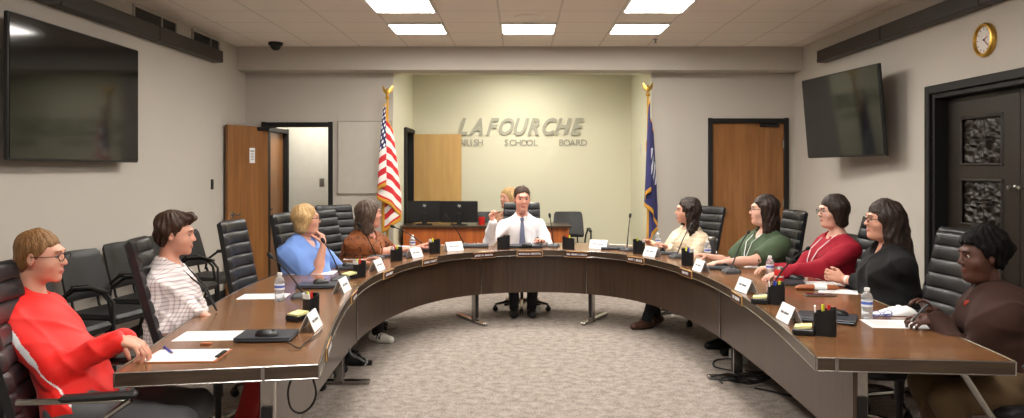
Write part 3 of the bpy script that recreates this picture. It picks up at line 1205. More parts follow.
def person(label, pos, face, hp, top, hair, skin_m, head_yaw=None, head_pitch=0.0, head_roll=0.0, lean=0.0,
           hips=None, hands=None, b=1.0, hs=1.0, female=False, fat=0.0, trousers=None, shoes=None, glasses=None,
           feet=None, brow=None, poles=None, curls=(0.5, 0.5), hand_n=None, res=0.0075, bust=0.0, belly=0.0, lip=None,
           hand_d=None, legs=True, ear=True, group=None):
    """hp = world head centre; face = world direction of the trunk in degrees (0 = +x, 90 = +y)"""
    yaw = math.radians(face - 90)
    Rw = rotm(yaw)
    hy_ = math.radians((face if head_yaw is None else head_yaw) - 90) - yaw
    Rh = rotm(hy_, math.radians(head_pitch), math.radians(head_roll))
    hp = np.array(hp, float)
    # local origin on the floor below the hips
    hip_w = hp - Rw @ V(0, lean, 0) if hips is None else np.array((hips[0], hips[1], 0.0))
    root_loc = V(hip_w[0], hip_w[1], 0)
    root = empty('person', tuple(root_loc), yaw)
    tag(root, label, 'person', group)

    def L(w):                                  # world -> local
        return Rw.T @ (np.array(w, float) - root_loc)
    hc = L(hp)
    neck = hc + Rh @ V(0, -0.035, -0.09) * hs
    nb = hc + V(0, -0.045, -0.180 * hs)           # base of the neck
    hipc = V(0, 0, 0.545)
    up = nb - hipc
    tl = np.linalg.norm(up)
    u = up / tl
    chest = hipc + up * 0.68
    waist = hipc + up * 0.32
    sw = (0.165 if female else 0.185) * b
    side = np.cross(V(0, 1, 0), u)
    side = V(1, 0, 0)
    sh = {s: nb + V(0, 0, -0.100) + side * s * sw + V(0, 0.005, 0) for s in (-1, 1)}
    tl_R = rotm(0, math.atan2(-up[1], up[2]) if True else 0)
    trunk = [ell(hipc, (0.165 * b, 0.125 * b, 0.12), 0.05),
             ell(waist + V(0, 0.012 + belly * .5, 0), (0.135 * b + belly * .5, 0.105 * b + belly, 0.15), 0.06, R=tl_R),
             ell(chest + V(0, 0.0, -0.01), (0.155 * b, 0.112 * b, 0.17), 0.06, R=tl_R),
             cap(sh[-1] + V(0.03, 0, 0), sh[1] - V(0.03, 0, 0), 0.050, 0.050, 0.05), cap(nb + V(0, 0, -0.012), sh[-1] + V(0.02, 0, 0.004), 0.050, 0.040, 0.04), cap(nb + V(0, 0, -0.012), sh[1] + V(-0.02, 0, 0.004), 0.050, 0.040, 0.04)]
    ba = 1 + (b - 1) * 0.7
    if bust:
        for s in (-1, 1):
            trunk.append(ell(chest + V(s * 0.075, 0.085 * b, -0.02), (0.07, 0.06 * bust, 0.07), 0.05))
    ll1, ll2 = 0.285, 0.255
    arms, sleeves, hands_p, wr = [], [], [], {}
    ai = {}
    hands = hands or {}
    for s in (-1, 1):                          # +1 = right side of the figure when looking along +y is +x
        tgt = hands.get(s)
        tgt = L(tgt) if tgt is not None else V(s * 0.14, 0.36, 0.70)
        pole = V(s * 0.5, -0.5, -1.0) if not poles or s not in poles else np.array(poles[s], float)
        e, w = ik(sh[s], tgt, ll1, ll2, pole)
        wr[s] = (e, w)
        arms += [cap(sh[s], e, 0.046 * ba, 0.037 * ba, 0.03), cap(e, e + (w - e) * 0.45, 0.037 * ba, 0.036 * ba, 0.02), cap(e + (w - e) * 0.4, w, 0.036 * ba, 0.0255, 0.02)]
        d = (w - e) / np.linalg.norm(w - e)
        if hand_d and s in hand_d:
            d = Rw.T @ np.array(hand_d[s], float)
            d /= np.linalg.norm(d)
        n = V(0, 0, -1.0) if not hand_n or s not in hand_n else Rw.T @ np.array(hand_n[s], float)
        c = curls[0] if s < 0 else curls[1]
        # thumb must point to the body's midline when the palm faces down
        sd = 1 if (np.cross(d, n) @ V(-s, 0.0, 0.0)) > 0 else -1
        if hand_n and s in hand_n and len(hand_n[s]) and abs(n[2]) < 0.6:
            sd = 1 if np.cross(d, n)[2] > 0 or abs(d[2]) > .8 else -1
        hands_p += hand_prims(w, d, n, sd, c)
    thigh, shin, ft = [], [], []
    feet = feet or {}
    foot_at = {}
    for s in (-1, 1):
        hj = hipc + V(s * 0.09 * b, 0.0, -0.015)
        ank = V(s * 0.11, 0.30, 0.09)
        if s in feet:
            ank = L((feet[s][0], feet[s][1], 0.09))
            ank[2] = 0.09
        kn, ank = ik(hj, ank, 0.43, 0.42, V(s * 0.06, 0.3, 1.0))
        fd = V(kn[0] - hj[0], kn[1] - hj[1], 0)
        fd /= np.linalg.norm(fd) + 1e-9
        thigh += [cap(hj, kn, 0.082 * b, 0.056 * b, 0.04)]
        shin += [cap(kn, ank, 0.054 * b, 0.036, 0.02)]
        ft += [cap(ank + V(0, 0, -0.03), ank + fd * 0.12 + V(0, 0, -0.055), 0.034, 0.028, 0.02)]
        foot_at[s] = (ank, fd)
    hd = xf(head_prims(fat), Rh, hc, hs)
    nk = [cap(nb - V(0, 0, 0.03), neck, 0.058 * (0.88 if female else 1) * hs, 0.052 * (0.88 if female else 1) * hs, 0.03)]
    body = trunk + thigh + shin + ft + arms + nk + hd + hands_p
    lipm = lip or MT['lip']

    def paint(fc):
        q = (fc - hc) @ Rh / hs
        m = (np.abs(q[:, 0]) < 0.020) & (q[:, 1] > 0.087) & (q[:, 2] < -0.056) & (q[:, 2] > -0.074)
        return m.astype(int)
    nets_obj('body', body, res * 0.82, [skin_m, lipm], root, paint=paint)
    # eyes and brows
    ev = MB()
    for s in (-1, 1):
        c = hc + Rh @ V(s * 0.031, 0.0775, 0.006) * hs
        q = Matrix([list(r) for r in (Rh @ rotm(0))]) @ Matrix.Rotation(-math.pi / 2, 3, 'X')
        r_ = 0.0105 * hs
        prof = [(r_ * math.sin(t), r_ * math.cos(t)) for t in np.linspace(0, math.pi, 9)]
        ev = MB().lathe(prof, 14, tuple(c), mis=[1, 1] + [0] * 6, rot=q)
        ev.build('eye', [MT['eyewhite'], MT['iris']], root)
        br = MB()
        pts = [tuple(hc + Rh @ V(s * x, y, z) * hs) for x, y, z in ((0.013, 0.094, 0.0285), (0.026, 0.0945, 0.033), (0.040, 0.087, 0.031), (0.048, 0.079, 0.026))]
        br.tube(pts, [0.0028 * hs, 0.0034 * hs, 0.003 * hs, 0.0015 * hs], 6)
        br.build('eyebrow', brow or hair['mat'], root)
    if glasses:
        g = MB()
        for s in (-1, 1):
            pts = []
            for t in range(20):
                a = t * math.pi / 10
                pts.append(tuple(hc + Rh @ V(s * (0.033 + 0.024 * math.cos(a)), 0.108 - abs(0.024 * math.cos(a) * s + 0.033) * 0.12, 0.005 + 0.018 * math.sin(a)) * hs))
            g.tube(pts, 0.0022 * hs, 6, closed=True)
            g.tube([tuple(hc + Rh @ V(s * 0.056, 0.101, 0.01) * hs), tuple(hc + Rh @ V(s * 0.079, 0.05, 0.008) * hs), tuple(hc + Rh @ V(s * 0.083, -0.01, 0.008) * hs)], 0.0022 * hs, 6)
        g.tube([tuple(hc + Rh @ V(-0.010, 0.107, 0.008) * hs), tuple(hc + Rh @ V(0, 0.112, 0.011) * hs), tuple(hc + Rh @ V(0.010, 0.107, 0.008) * hs)], 0.0022 * hs, 6)
        g.build('glasses', glasses, root)
    # hair
    hp_, hpost = hair['fn'](hair)
    hp2 = xf(hp_, Rh, hc, hs)
    extra = hair.get('extra')
    if extra:                        # strands given in trunk axes relative to the head centre
        hp2 += [cap(hc + a * hs, hc + b_ * hs, ra, rb, 0.03) for (a, b_, ra, rb) in extra]

    def post(X, f):
        q = (X - hc) @ Rh / hs
        f = hpost(q, f)
        am = hair.get('amp', 0.002)
        ang_ = np.arctan2(q[:, 0], q[:, 1] + 0.03)
        return f + am * (np.sin(ang_ * 17 + 4 * np.sin(q[:, 2] * 17 + 1)) + 0.7 * np.sin(ang_ * 41 + 3 * np.sin(q[:, 2] * 30))) + wob(X, am * 1.2, 48)
    nets_obj('hair', hp2, res * 0.8, hair['mat'], root, post=post)
    # clothes
    sl = top.get('sleeve', 'long')
    off = top.get('off', 0.014)
    cl = [dict(p) for p in trunk]
    for p in cl:
        if p['t'] == 'ell':
            p['r'] = p['r'] + off
        else:
            p['ra'] += off
            p['rb'] += off
    for s in (-1, 1):
        e, w = wr[s]
        ra = top.get('loose', 0.014)
        if sl == 'long':
            end = w - (w - e) * 0.04
            cl += [cap(sh[s], e, 0.044 * ba + ra, 0.035 * ba + ra, 0.03), cap(e, end, 0.036 * ba + ra, 0.030 + ra * 0.8, 0.03)]
        elif sl == 'threequarter':
            end = e + (w - e) * 0.55
            cl += [cap(sh[s], e, 0.046 * ba + ra, 0.038 * ba + ra, 0.03), cap(e, end, 0.038 * ba + ra, 0.037 * ba + ra * 0.5, 0.03)]
        else:
            end = sh[s] + (e - sh[s]) * 0.72
            cl += [cap(sh[s], end, 0.048 * ba + ra, 0.048 * ba + ra, 0.03)]
        if top.get('cutarm', True):
            dd = (end - (e if sl != 'short' else sh[s]))
            dd = dd / np.linalg.norm(dd)
            cl.append(ell(end + dd * 0.047, (0.085, 0.085, 0.012), 0.004, '-', R=np.array(Vector(dd).to_track_quat('Z', 'Y').to_matrix())))
    if not top.get('nohem'):
        pass
    nr = top.get('neck', 0.066)
    nd = Rh @ V(0, 0, 1)
    cl.append(cap(nb + V(0, 0.008, 0.0), nb + V(0, 0.008, 0.16), nr, nr, 0.015, '-'))
    if top.get('v'):
        cl.append(cap(nb + V(0, 0.09, 0.0), nb + V(0, 0.155 * b, -top['v']), 0.055, 0.012, 0.01, '-'))
    amp = top.get('amp', 0.004) * 1.7
    frq = top.get('freq', 17)

    def cpost(X, f):
        a = X @ V(0.55, 0.35, 0.95) * frq + 2.2 * np.sin(X @ V(-0.8, 0.9, 0.3) * frq * 0.45 + hc[0] * 7)
        c = X @ V(-0.75, 0.4, 0.8) * frq * 0.8 + 2.0 * np.sin(X @ V(0.6, 0.7, -0.5) * frq * 0.5 + 1.3)
        rid = (1 - np.abs(np.sin(a))) ** 2 + 0.8 * (1 - np.abs(np.sin(c))) ** 2
        return f + wob(X, amp * 0.35, frq * 0.6, hc[0] * 9 + 1) - amp * 1.1 * (rid - 0.4)
    cmats = [top['mat']] + top.get('mats', [])
    pf = top.get('paint')
    info = dict(nb=nb, sh=sh, wr=wr, hc=hc, hip=hipc, chest=chest, waist=waist, Rh=Rh, u=u, L=L, root=root, foot=foot_at)
    cp = (lambda fc: pf(fc, info)) if pf else None
    nets_obj(top.get('name', 'shirt'), cl, res, cmats, root, post=cpost, paint=cp)
    if top.get('collar'):
        cm = top['collar']
        mb = MB()
        n = 22
        for lay in (0,):
            P = []
            for i in range(n + 1):
                a = math.pi * (-0.5 + 0.10) + (2 * math.pi - 0.2 * math.pi) * i / n + math.pi
                a = math.radians(98) + math.radians(344) * i / n
                cx_, cy_ = math.cos(a), math.sin(a)
                o = nb + V(0, 0.006, 0.0)
                drop = 0.05 * max(0, cy_)
                P.append([o + V(cx_ * nr * 0.93, cy_ * nr * 0.93, 0.012 - drop), o + V(cx_ * nr * 0.97, cy_ * nr * 0.97, 0.05 - drop * 1.0),
                          o + V(cx_ * nr * 1.06, cy_ * nr * 1.06, 0.052 - drop * 1.0), o + V(cx_ * (nr + 0.034), cy_ * (nr + 0.03), 0.006 - drop * 1.5),
                          o + V(cx_ * (nr + 0.028), cy_ * (nr + 0.024), 0.000 - drop * 1.5)])
            mb.grid(P)
        mb.build('collar', cm, root, angle=60)
    if trousers and legs:
        tr = [dict(trunk[0])] + [dict(p) for p in thigh] + [dict(p) for p in shin]
        for p in tr:
            if p['t'] == 'ell':
                p['r'] = p['r'] + 0.01
            else:
                p['ra'] += 0.014
                p['rb'] += 0.014
        nets_obj('trousers', tr, res * 1.35, trousers, root, post=lambda X, f: f + wob(X, 0.003, 30))
    if legs:
        for s in (-1, 1):
            a, fd = foot_at[s]
            sm = shoes or MT['rubber']
            sp_ = [cap(a + V(0, 0, -0.045) - fd * 0.045, a + V(0, 0, -0.05) + fd * 0.06, 0.042, 0.043, 0.03),
                   cap(a + V(0, 0, -0.05) + fd * 0.05, a + V(0, 0, -0.056) + fd * 0.155, 0.043, 0.033, 0.03),
                   cap(a + V(0, 0, -0.01) - fd * 0.01, a + V(0, 0, 0.02) - fd * 0.012, 0.040, 0.042, 0.02),
                   cap(a + V(0, 0, -0.3) - fd * 0.2, a + V(0, 0, -0.3) + fd * 0.3, 0.213, 0.213, 0.004, '-')]
            mats_ = sm if isinstance(sm, list) else [sm]
            pt = None
            if len(mats_) > 1:
                def pt(fc, a=a, fd=fd):
                    r = fc - a
                    x = r @ fd
                    z = r[:, 2]
                    sd_ = (np.abs(z + 0.03) < 0.022) & ((np.abs(x - 0.035) < 0.006) | (np.abs(x - 0.07) < 0.006) | (np.abs((x - 0.0525) + (z + 0.03) * 0.8) < 0.007))
                    return (sd_ & (x > 0.025) & (x < 0.08)).astype(int)
            nets_obj('shoe', sp_, 0.006, mats_, root, paint=pt)
    return root, info


# ---- hair styles: return prims (head space) and a post function that trims the hairline
def trim(q, f, zl):
    """keep only where z > zl(y)"""
    return np.maximum(f, (zl(q[:, 1]) + 0.004 * np.sin(q[:, 0] * 170 + 2 * np.sin(q[:, 1] * 90)) - q[:, 2]) * 0.75)


def hair_short(h):
    t = h.get('t', 0.012)
    P = [ell((0, -0.020, 0.038), (0.077 + t * .6, 0.092 + t * .6, 0.085 + t), 0.02),
         ell((0, -0.045, -0.02), (0.066, 0.060, 0.07), 0.03)]
    for x, y, z, r in h.get('tufts', []):
        P.append(ell((x, y, z), (r, r, r * .6), 0.03))
    ys = np.array([-0.14, -0.05, -0.032, -0.008, 0.012, 0.035, 0.06, 0.09, 0.12])
    zs = np.array([-0.07, -0.06, -0.030, 0.020, -0.010, 0.034, 0.062, 0.076, 0.084]) + 0
    zs[-3:] += h.get('recede', 0.0)
    zs[-3:] -= h.get('fringe', 0.0)
    return P, (lambda q, f: trim(q, f, lambda y: np.interp(y, ys, zs)))


def hair_long(h):
    """bob or long: volume around the head, trimmed in front of the face"""
    w, ln = h.get('w', 0.022) + 0.003, h.get('len', 0.12) + 0.015
    P = [ell((0, -0.028, 0.036), (0.079 + w * .7, 0.094 + w * .6, 0.086 + w * .65), 0.03)]
    for s in (-1, 1):
        P.append(cap((s * 0.068, -0.015, 0.02), (s * (0.066 + h.get('flare', 0.0)), -0.02, -ln), 0.026 + w * .6, 0.016 + w * .5, 0.03))
        P.append(cap((s * 0.055, -0.055, 0.02), (s * (0.05 + h.get('flare', 0.0)), -0.06, -ln), 0.036 + w * .6, 0.02 + w * .6, 0.04))
    P.append(cap((0, -0.06, 0.02), (0, -0.066, -ln), 0.05 + w * .5, 0.026 + w * .7, 0.04))
    fr = h.get('fringe', 0.055)      # hairline height above the brows
    open_y = h.get('open', 0.022) + 0.010    # how far forward the side hair comes

    def post(q, f):
        zz = q[:, 2]
        # in front of open_y only hair above fringe line stays
        lim = np.where(zz > fr + 0.005 * np.sin(q[:, 0] * 130), 0.2, open_y + np.clip((zz - 0.0) / fr, 0, 1) * 0.035)
        lim = lim + 0.005 * np.sin(q[:, 2] * 70 + q[:, 0] * 60)
        ax = np.abs(q[:, 0])
        face = np.minimum(lim - q[:, 1], 10)
        g = np.maximum(f, (q[:, 1] - lim) * 0.7)
        # part line
        if h.get('part'):
            g = g + 0.008 * np.exp(-(q[:, 0] / 0.006) ** 2) * (zz > 0.05) * (q[:, 1] > -0.06)
        return g
    return P, post

# ------------------------------------------------------------------ the horseshoe table
INN = [(319.2, 363.7), (323, 351), (327.5, 338.4), (333, 323), (340.4, 308), (349, 294.5), (361, 281.5), (379.5, 271.6), (405.8, 262.2), (429.5, 256.4), (449, 252.8), (469, 250.6),
       (498, 249.6), (530, 249.3), (567, 249.2), (596, 250.2), (616, 251.8), (634, 254.4), (652.6, 258.2), (686.8, 267.6), (713, 278.4), (731, 287.6), (748, 298), (768.4, 312.6), (789.5, 331), (816, 356.8)]
pin = [PT(x, y) for x, y in INN]
pin = np.array([(p.x, p.y) for p in pin])


def resample(P, n, sm=0):
    P = np.array(P)
    # catmull rom dense
    Q = []
    for i in range(len(P) - 1):
        p0 = P[max(i - 1, 0)]
        p1, p2 = P[i], P[i + 1]
        p3 = P[min(i + 2, len(P) - 1)]
        for t in np.linspace(0, 1, 24, endpoint=False):
            Q.append(0.5 * ((2 * p1) + (-p0 + p2) * t + (2 * p0 - 5 * p1 + 4 * p2 - p3) * t * t + (-p0 + 3 * p1 - 3 * p2 + p3) * t ** 3))
    Q.append(P[-1])
    Q = np.array(Q)
    s = np.r_[0, np.cumsum(np.linalg.norm(np.diff(Q, axis=0), axis=1))]
    t = np.linspace(0, s[-1], n)
    R_ = np.c_[np.interp(t, s, Q[:, 0]), np.interp(t, s, Q[:, 1])]
    for _ in range(sm):
        R_[1:-1] = R_[1:-1] * 0.5 + (R_[:-2] + R_[2:]) * 0.25
    return R_


NT = 121
inner = resample(pin, NT, 60)
tg = np.gradient(inner, axis=0)
tg /= np.linalg.norm(tg, axis=1)[:, None]
nrm_ = np.c_[-tg[:, 1], tg[:, 0]]           # outward normal
if (nrm_[NT // 2] @ np.array([0, 1])) < 0:
    nrm_ = -nrm_
# the two ends are cut square to the room
endL = PT(123.5, 372) - PT(319.2, 363.7)
endR = PT(1012, 361) - PT(816, 356.8)


def table_off(d, blend=10):
    """curve offset outward by d, ends aligned with the straight end cuts"""
    out = inner + nrm_ * d
    for i in range(blend):
        w = 1 - i / blend
        w = w * w * (3 - 2 * w)
        eL = inner[i] + np.array([endL.x, endL.y]) / math.hypot(endL.x, endL.y) * d * 1.02
        eR = inner[-1 - i] + np.array([endR.x, endR.y]) / math.hypot(endR.x, endR.y) * d * 1.05
        out[i] = out[i] * (1 - w) + eL * w
        out[-1 - i] = out[-1 - i] * (1 - w) + eR * w
    return out


WD = 0.77
mb_t = MB()
TH = 0.058


def ribbon(off0, off1, z0, z1, i0=0, i1=NT):
    """solid ribbon following the table curve"""
    a, b = table_off(off0), table_off(off1)
    rows = []
    for i in range(i0, i1):
        rows.append([(a[i][0], a[i][1], z0), (a[i][0], a[i][1], z1), (b[i][0], b[i][1], z1), (b[i][0], b[i][1], z0), (a[i][0], a[i][1], z0)])
    mb = MB()
    mb.grid(rows)
    for k in (0, len(rows) - 1):
        mb.add(rows[k][:4], [(0, 1, 2, 3)])
    return mb


conf = empty('conference_table', (0.2, 5.2, 0))
tag(conf, 'big horseshoe shaped walnut conference table with chrome edge trim', 'table')


def tb(mb, name, mat, smooth=True, angle=30, parent=conf):
    o = mb.build(name, mat, None, smooth=smooth, angle=angle)
    o.data.transform(Matrix.Translation((-0.2, -5.2, 0)))
    o.parent = parent
    return o


tb(ribbon(0.006, WD - 0.006, T - TH + 0.002, T), 'tabletop', MT['table'])
eb = ribbon(-0.002, 0.006, T - TH, T - 0.002)
e2 = ribbon(WD - 0.006, WD + 0.002, T - TH, T - 0.002)
eb.add(e2.v, e2.f)
A, Bo = table_off(0.0), table_off(WD)
for i, sg in ((0, 1), (NT - 1, 1)):
    a, b = A[i], Bo[i]
    c = (a + b) / 2
    L_ = np.linalg.norm(b - a)
    an = math.atan2(b[1] - a[1], b[0] - a[0])
    eb.box((c[0], c[1] - 0.005, T - TH / 2 - 0.001), (L_, 0.012, TH - 0.002), rot=Matrix.Rotation(an, 3, 'Z'))
tb(eb, 'edge_band', MT['band'])
# chrome trims
ct = MB()
for off in (-0.003, WD + 0.003):
    c = table_off(off)
    for z in (T - 0.001, T - TH + 0.001):
        ct.tube([(p[0], p[1], z) for p in c], 0.0035, 6)
for i in (0, NT - 1):
    a, b = A[i] - (0, 0.012), Bo[i] - (0, 0.012)
    for z in (T - 0.001, T - TH + 0.001):
        ct.tube([(a[0], a[1], z), (b[0], b[1], z)], 0.0035, 6)
    for p in (a, b):
        ct.tube([(p[0], p[1], T), (p[0], p[1], T - TH)], 0.004, 6)
    m_ = a + (b - a) * (0.28 if i == 0 else 0.10)
    ct.box((m_[0], m_[1] - 0.002, T - TH / 2), (0.016, 0.004, TH))
tb(ct, 'chrome_trim', MT['chrome'])
# modesty panel (bends outwards near both ends)
ins = np.full(NT, 0.055)
ramp = np.clip(1 - np.arange(NT) / 24, 0, 1) ** 1.5
ins = ins + 0.17 * ramp + 0.13 * ramp[::-1]
pa, pb = inner + nrm_ * ins[:, None], inner + nrm_ * (ins + 0.02)[:, None]
rows = [[(pa[i][0], pa[i][1], 0.30), (pa[i][0], pa[i][1], T - TH - 0.002), (pb[i][0], pb[i][1], T - TH - 0.002), (pb[i][0], pb[i][1], 0.30), (pa[i][0], pa[i][1], 0.30)] for i in range(1, NT - 1)]
mp_ = MB().grid(rows)
mp_.add(rows[0][:4], [(0, 1, 2, 3)]).add(rows[-1][:4], [(3, 2, 1, 0)])
tb(mp_, 'modesty_panel', MT['panel'])


def near_i(x, y):
    return int(np.argmin(np.hypot(inner[:, 0] - x, inner[:, 1] - y)))


def frame_at(i, extra=0.0):
    """point on inner edge, outward normal, tangent"""
    return inner[i] + nrm_[i] * extra, nrm_[i], tg[i]


# T shaped chrome legs standing in front of the panel seams
for (px, py) in ((337, 384), (455.5, 317), (608, 317), (746, 380)):
    w = PT(px, py, 0.0)
    i = near_i(w.x, w.y)
    p, n, t = frame_at(i, 0.049)
    st = MB()
    R = Matrix(((t[0], n[0], 0), (t[1], n[1], 0), (0, 0, 1)))
    st.box((p[0], p[1], (0.30 + T - TH) / 2), (0.012, 0.008, T - TH - 0.302), rot=R, bevel=0.002)
    tb(st, 'seam_strip', MT['chrome'], smooth=False)
    mb = MB()
    c = p + n * 0.13
    mb.box((c[0], c[1], (T - TH) / 2), (0.05, 0.07, T - TH - 0.004), rot=R, bevel=0.004)
    mb.box((c[0] - n[0] * 0.0345, c[1] - n[1] * 0.0345, 0.35), (0.03, 0.006, 0.6), rot=R, mi=1)
    c = p + n * 0.22
    mb.box((c[0], c[1], 0.018), (0.05, 0.62, 0.03), rot=R, bevel=0.006)
    o = tb(mb, 'leg', [MT['chrome'], MT['black']], smooth=False)
# end legs: upright near the inner corner, slanting strut at the outer corner
for i, fx, sgn in ((0, 0.235, -1), (NT - 1, 0.225, 1)):
    a, b = A[i], Bo[i]
    e = (b - a) / np.linalg.norm(b - a)
    p = a + e * fx + np.array([0, 0.10])
    mb = MB()
    mb.box((p[0], p[1], (T - TH) / 2), (0.062, 0.03, T - TH), bevel=0.004)
    mb.box((p[0], p[1] - 0.02, 0.29), (0.044, 0.012, 0.50), bevel=0.002, mi=1)
    mb.box((p[0] + sgn * 0.2, p[1], 0.018), (0.7, 0.06, 0.034), bevel=0.006)
    tb(mb, 'leg', [MT['chrome'], MT['black']], smooth=False)
    q = a + e * (0.745 if sgn < 0 else 0.64) + np.array([0, 0.09])
    mb = MB().tube([(q[0], q[1], T - TH), (q[0] + sgn * 0.42, q[1] + 0.0, 0.02)], 0.016, 10)
    mb.lathe([(0, 0), (0.03, 0), (0.03, 0.02), (0, 0.022)], 14, (q[0] + sgn * 0.43, q[1], 0.0))
    tb(mb, 'strut', MT['chrome'])
# engraved name plates on the edge band
plates = [(330.5, 341, ''), (353.5, 291, ''), (388.5, 269, ''), (428.5, 257, ''), (481, 250, 'JARED W. MARTIN'), (530, 249.3, 'MARIAN B. FERTITTA'), (580, 249.3, 'DR. HENRY J. BULLY'),
          (643, 256, 'MARY L. BRUCE'), (690.5, 269, 'TIM BOYD'), (739.6, 292.5, 'DEE GIBSON')]
ptext = ['JULIE ROBERTS', 'RAY BABIN', 'ANN HEBERT', 'CAROL TALBOT']
for k, (px, py, tx) in enumerate(plates):
    w = PT(px, py)
    i = near_i(w.x, w.y)
    p, n, t = frame_at(i, -0.006)
    an = math.atan2(t[1], t[0])
    if math.cos(an) * 1 < -1:
        an += math.pi
    xa = t if True else -t
    # x axis of the plate must run left to right seen from inside: z x (toward inside) -> right = t such that cross(t,(0,0,1)) = -n...
    xdir = np.array([n[1], -n[0]])
    mt = Matrix(((xdir[0], 0, -n[0], p[0] - 0.2), (xdir[1], 0, -n[1], p[1] - 5.2), (0, 1, 0, T - 0.036), (0, 0, 0, 1)))
    w_, h_ = 0.262, 0.062
    mb = MB()
    mb.box((0, 0, 0), (w_, h_, 0.008), bevel=0.002, mi=1)
    mb.box((0, 0, 0.0045), (w_ - 0.016, h_ - 0.014, 0.004), mi=0)
    o = mb.build('nameplate', [MT['plate'], MT['platerim']], None, smooth=False)
    o.data.transform(mt)
    o.parent = conf
    tx = tx or ptext[k]
    text_obj('engraved_text', tx, 0.030 if len(tx) < 14 else 0.0235, 0.0004, MT['paper'], o, mt @ Matrix.Translation((0, -0.009, 0.0072)), bold=0.0006)


# ------------------------------------------------------------------ chairs
def exec_chair(loc, rz):
    """high backed ribbed leather office chair facing local +y"""
    r = empty('office_chair', loc, rz)
    # seat
    P = []
    n = 14
    for i in range(n + 1):
        u = -1 + 2 * i / n
        row = []
        prof = [(-0.23, 0.42), (-0.24, 0.45), (-0.22, 0.475), (-0.1, 0.468), (0.05, 0.468), (0.18, 0.478), (0.25, 0.468), (0.275, 0.44), (0.25, 0.405), (0.0, 0.40), (-0.2, 0.405), (-0.23, 0.42)]
        ed = 1 - max(0, abs(u) - 0.8) * 1.2
        for (y, z) in prof:
            row.append((u * 0.25, y * ed, 0.437 + (z - 0.437) * (1 if abs(u) < 0.9 else 0.5) + 0.012 * u * u))
        P.append(row)
    s = MB().grid(P)
    s.add(P[0][:-1], [tuple(range(11))]).add(P[-1][:-1], [tuple(range(11))[::-1]])
    s.build('seat', MT['leather'], r, angle=60)
    # ribbed back
    z0, z1 = 0.46, 1.19
    nr = 9
    rows = []
    nv, nu = 90, 12

    def back(u, t):
        z = z0 + (z1 - z0) * t
        w = 0.225 - 0.02 * t - 0.02 * (1 - t) * (t < 0.2)
        yb = -0.225 - 0.03 * math.sin(t * 3.1) - 0.115 * t * t
        return u * w, yb + 0.045 * u * u, z
    for j in range(nv + 1):
        t = j / nv
        row = []
        rib = abs(math.sin(math.pi * t * nr)) ** 0.3
        endt = min(1, t / 0.02, (1 - t) / 0.02)
        for i in range(nu + 1):
            u = -1 + 2 * i / nu
            x, y, z = back(u, t)
            e = min(1, (1 - abs(u)) * 6)
            inside = 0.024 + 0.015 * rib * e
            row.append((x * (1 - 0.06 * (1 - endt)), y + inside * (0.35 + .65 * endt) * (0.45 + .55 * e), z))
        for i in range(nu, -1, -1):
            u = -1 + 2 * i / nu
            x, y, z = back(u, t)
            row.append((x * (1 - 0.06 * (1 - endt)), y - 0.022 * endt, z))
        row.append(row[0])
        rows.append(row)
    bk = MB().grid(rows)
    m = len(rows[0]) - 1
    bk.add(rows[0][:m], [tuple(range(m))]).add(rows[-1][:m], [tuple(range(m))[::-1]])
    bk.build('backrest', MT['leather'], r, angle=50)
    for sx in (-1, 1):
        a = MB()
        a.tube([(sx * 0.24, 0.08, 0.43), (sx * 0.30, 0.07, 0.47), (sx * 0.305, 0.08, 0.60), (sx * 0.30, 0.16, 0.655)], 0.013, 8, flat=(1, 1.6))
        a.tube([(sx * 0.30, 0.16, 0.655), (sx * 0.30, -0.08, 0.665), (sx * 0.26, -0.24, 0.66)], 0.012, 8)
        ar = a.build('armrest', MT['chrome'], r)
        MB().box((sx * 0.30, 0.05, 0.675), (0.055, 0.27, 0.024), bevel=0.01).build('arm_pad', MT['leather2'], ar)
    MB().tube([(0, 0, 0.40), (0, 0, 0.25)], 0.028, 12).tube([(0, 0, 0.25), (0, 0, 0.09)], 0.018, 12).box((0, 0, 0.395), (0.2, 0.22, 0.03), bevel=0.008).build('gas_lift', MT['plastic'], r)
    bs = MB().lathe([(0, 0.07), (0.04, 0.07), (0.045, 0.1), (0.03, 0.13), (0, 0.13)], 16)
    cs = MB()
    for k in range(5):
        a = k * 2 * math.pi / 5 + 0.3
        c_, s_ = math.cos(a), math.sin(a)
        bs.tube([(0.03 * c_, 0.03 * s_, 0.105), (0.18 * c_, 0.18 * s_, 0.095), (0.30 * c_, 0.30 * s_, 0.075)], [0.022, 0.018, 0.014], 8)
    b_ = bs.build('star_base', MT['chrome'], r)
    for k in range(5):
        a = k * 2 * math.pi / 5 + 0.3
        c_, s_ = math.cos(a), math.sin(a)
        q = Matrix.Rotation(a, 3, 'Z') @ Matrix.Rotation(math.pi / 2, 3, 'X')
        cs = MB()
        for o in (-0.014, 0.014):
            cs.lathe([(0, -0.008), (0.024, -0.008), (0.027, 0), (0.024, 0.008), (0, 0.008)], 14, (0.30 * c_ - s_ * o, 0.30 * s_ + c_ * o, 0.028), rot=q)
        cs.box((0.30 * c_, 0.30 * s_, 0.052), (0.03, 0.03, 0.03), bevel=0.006)
        cs.build('caster', MT['rubber'], b_)
    return r


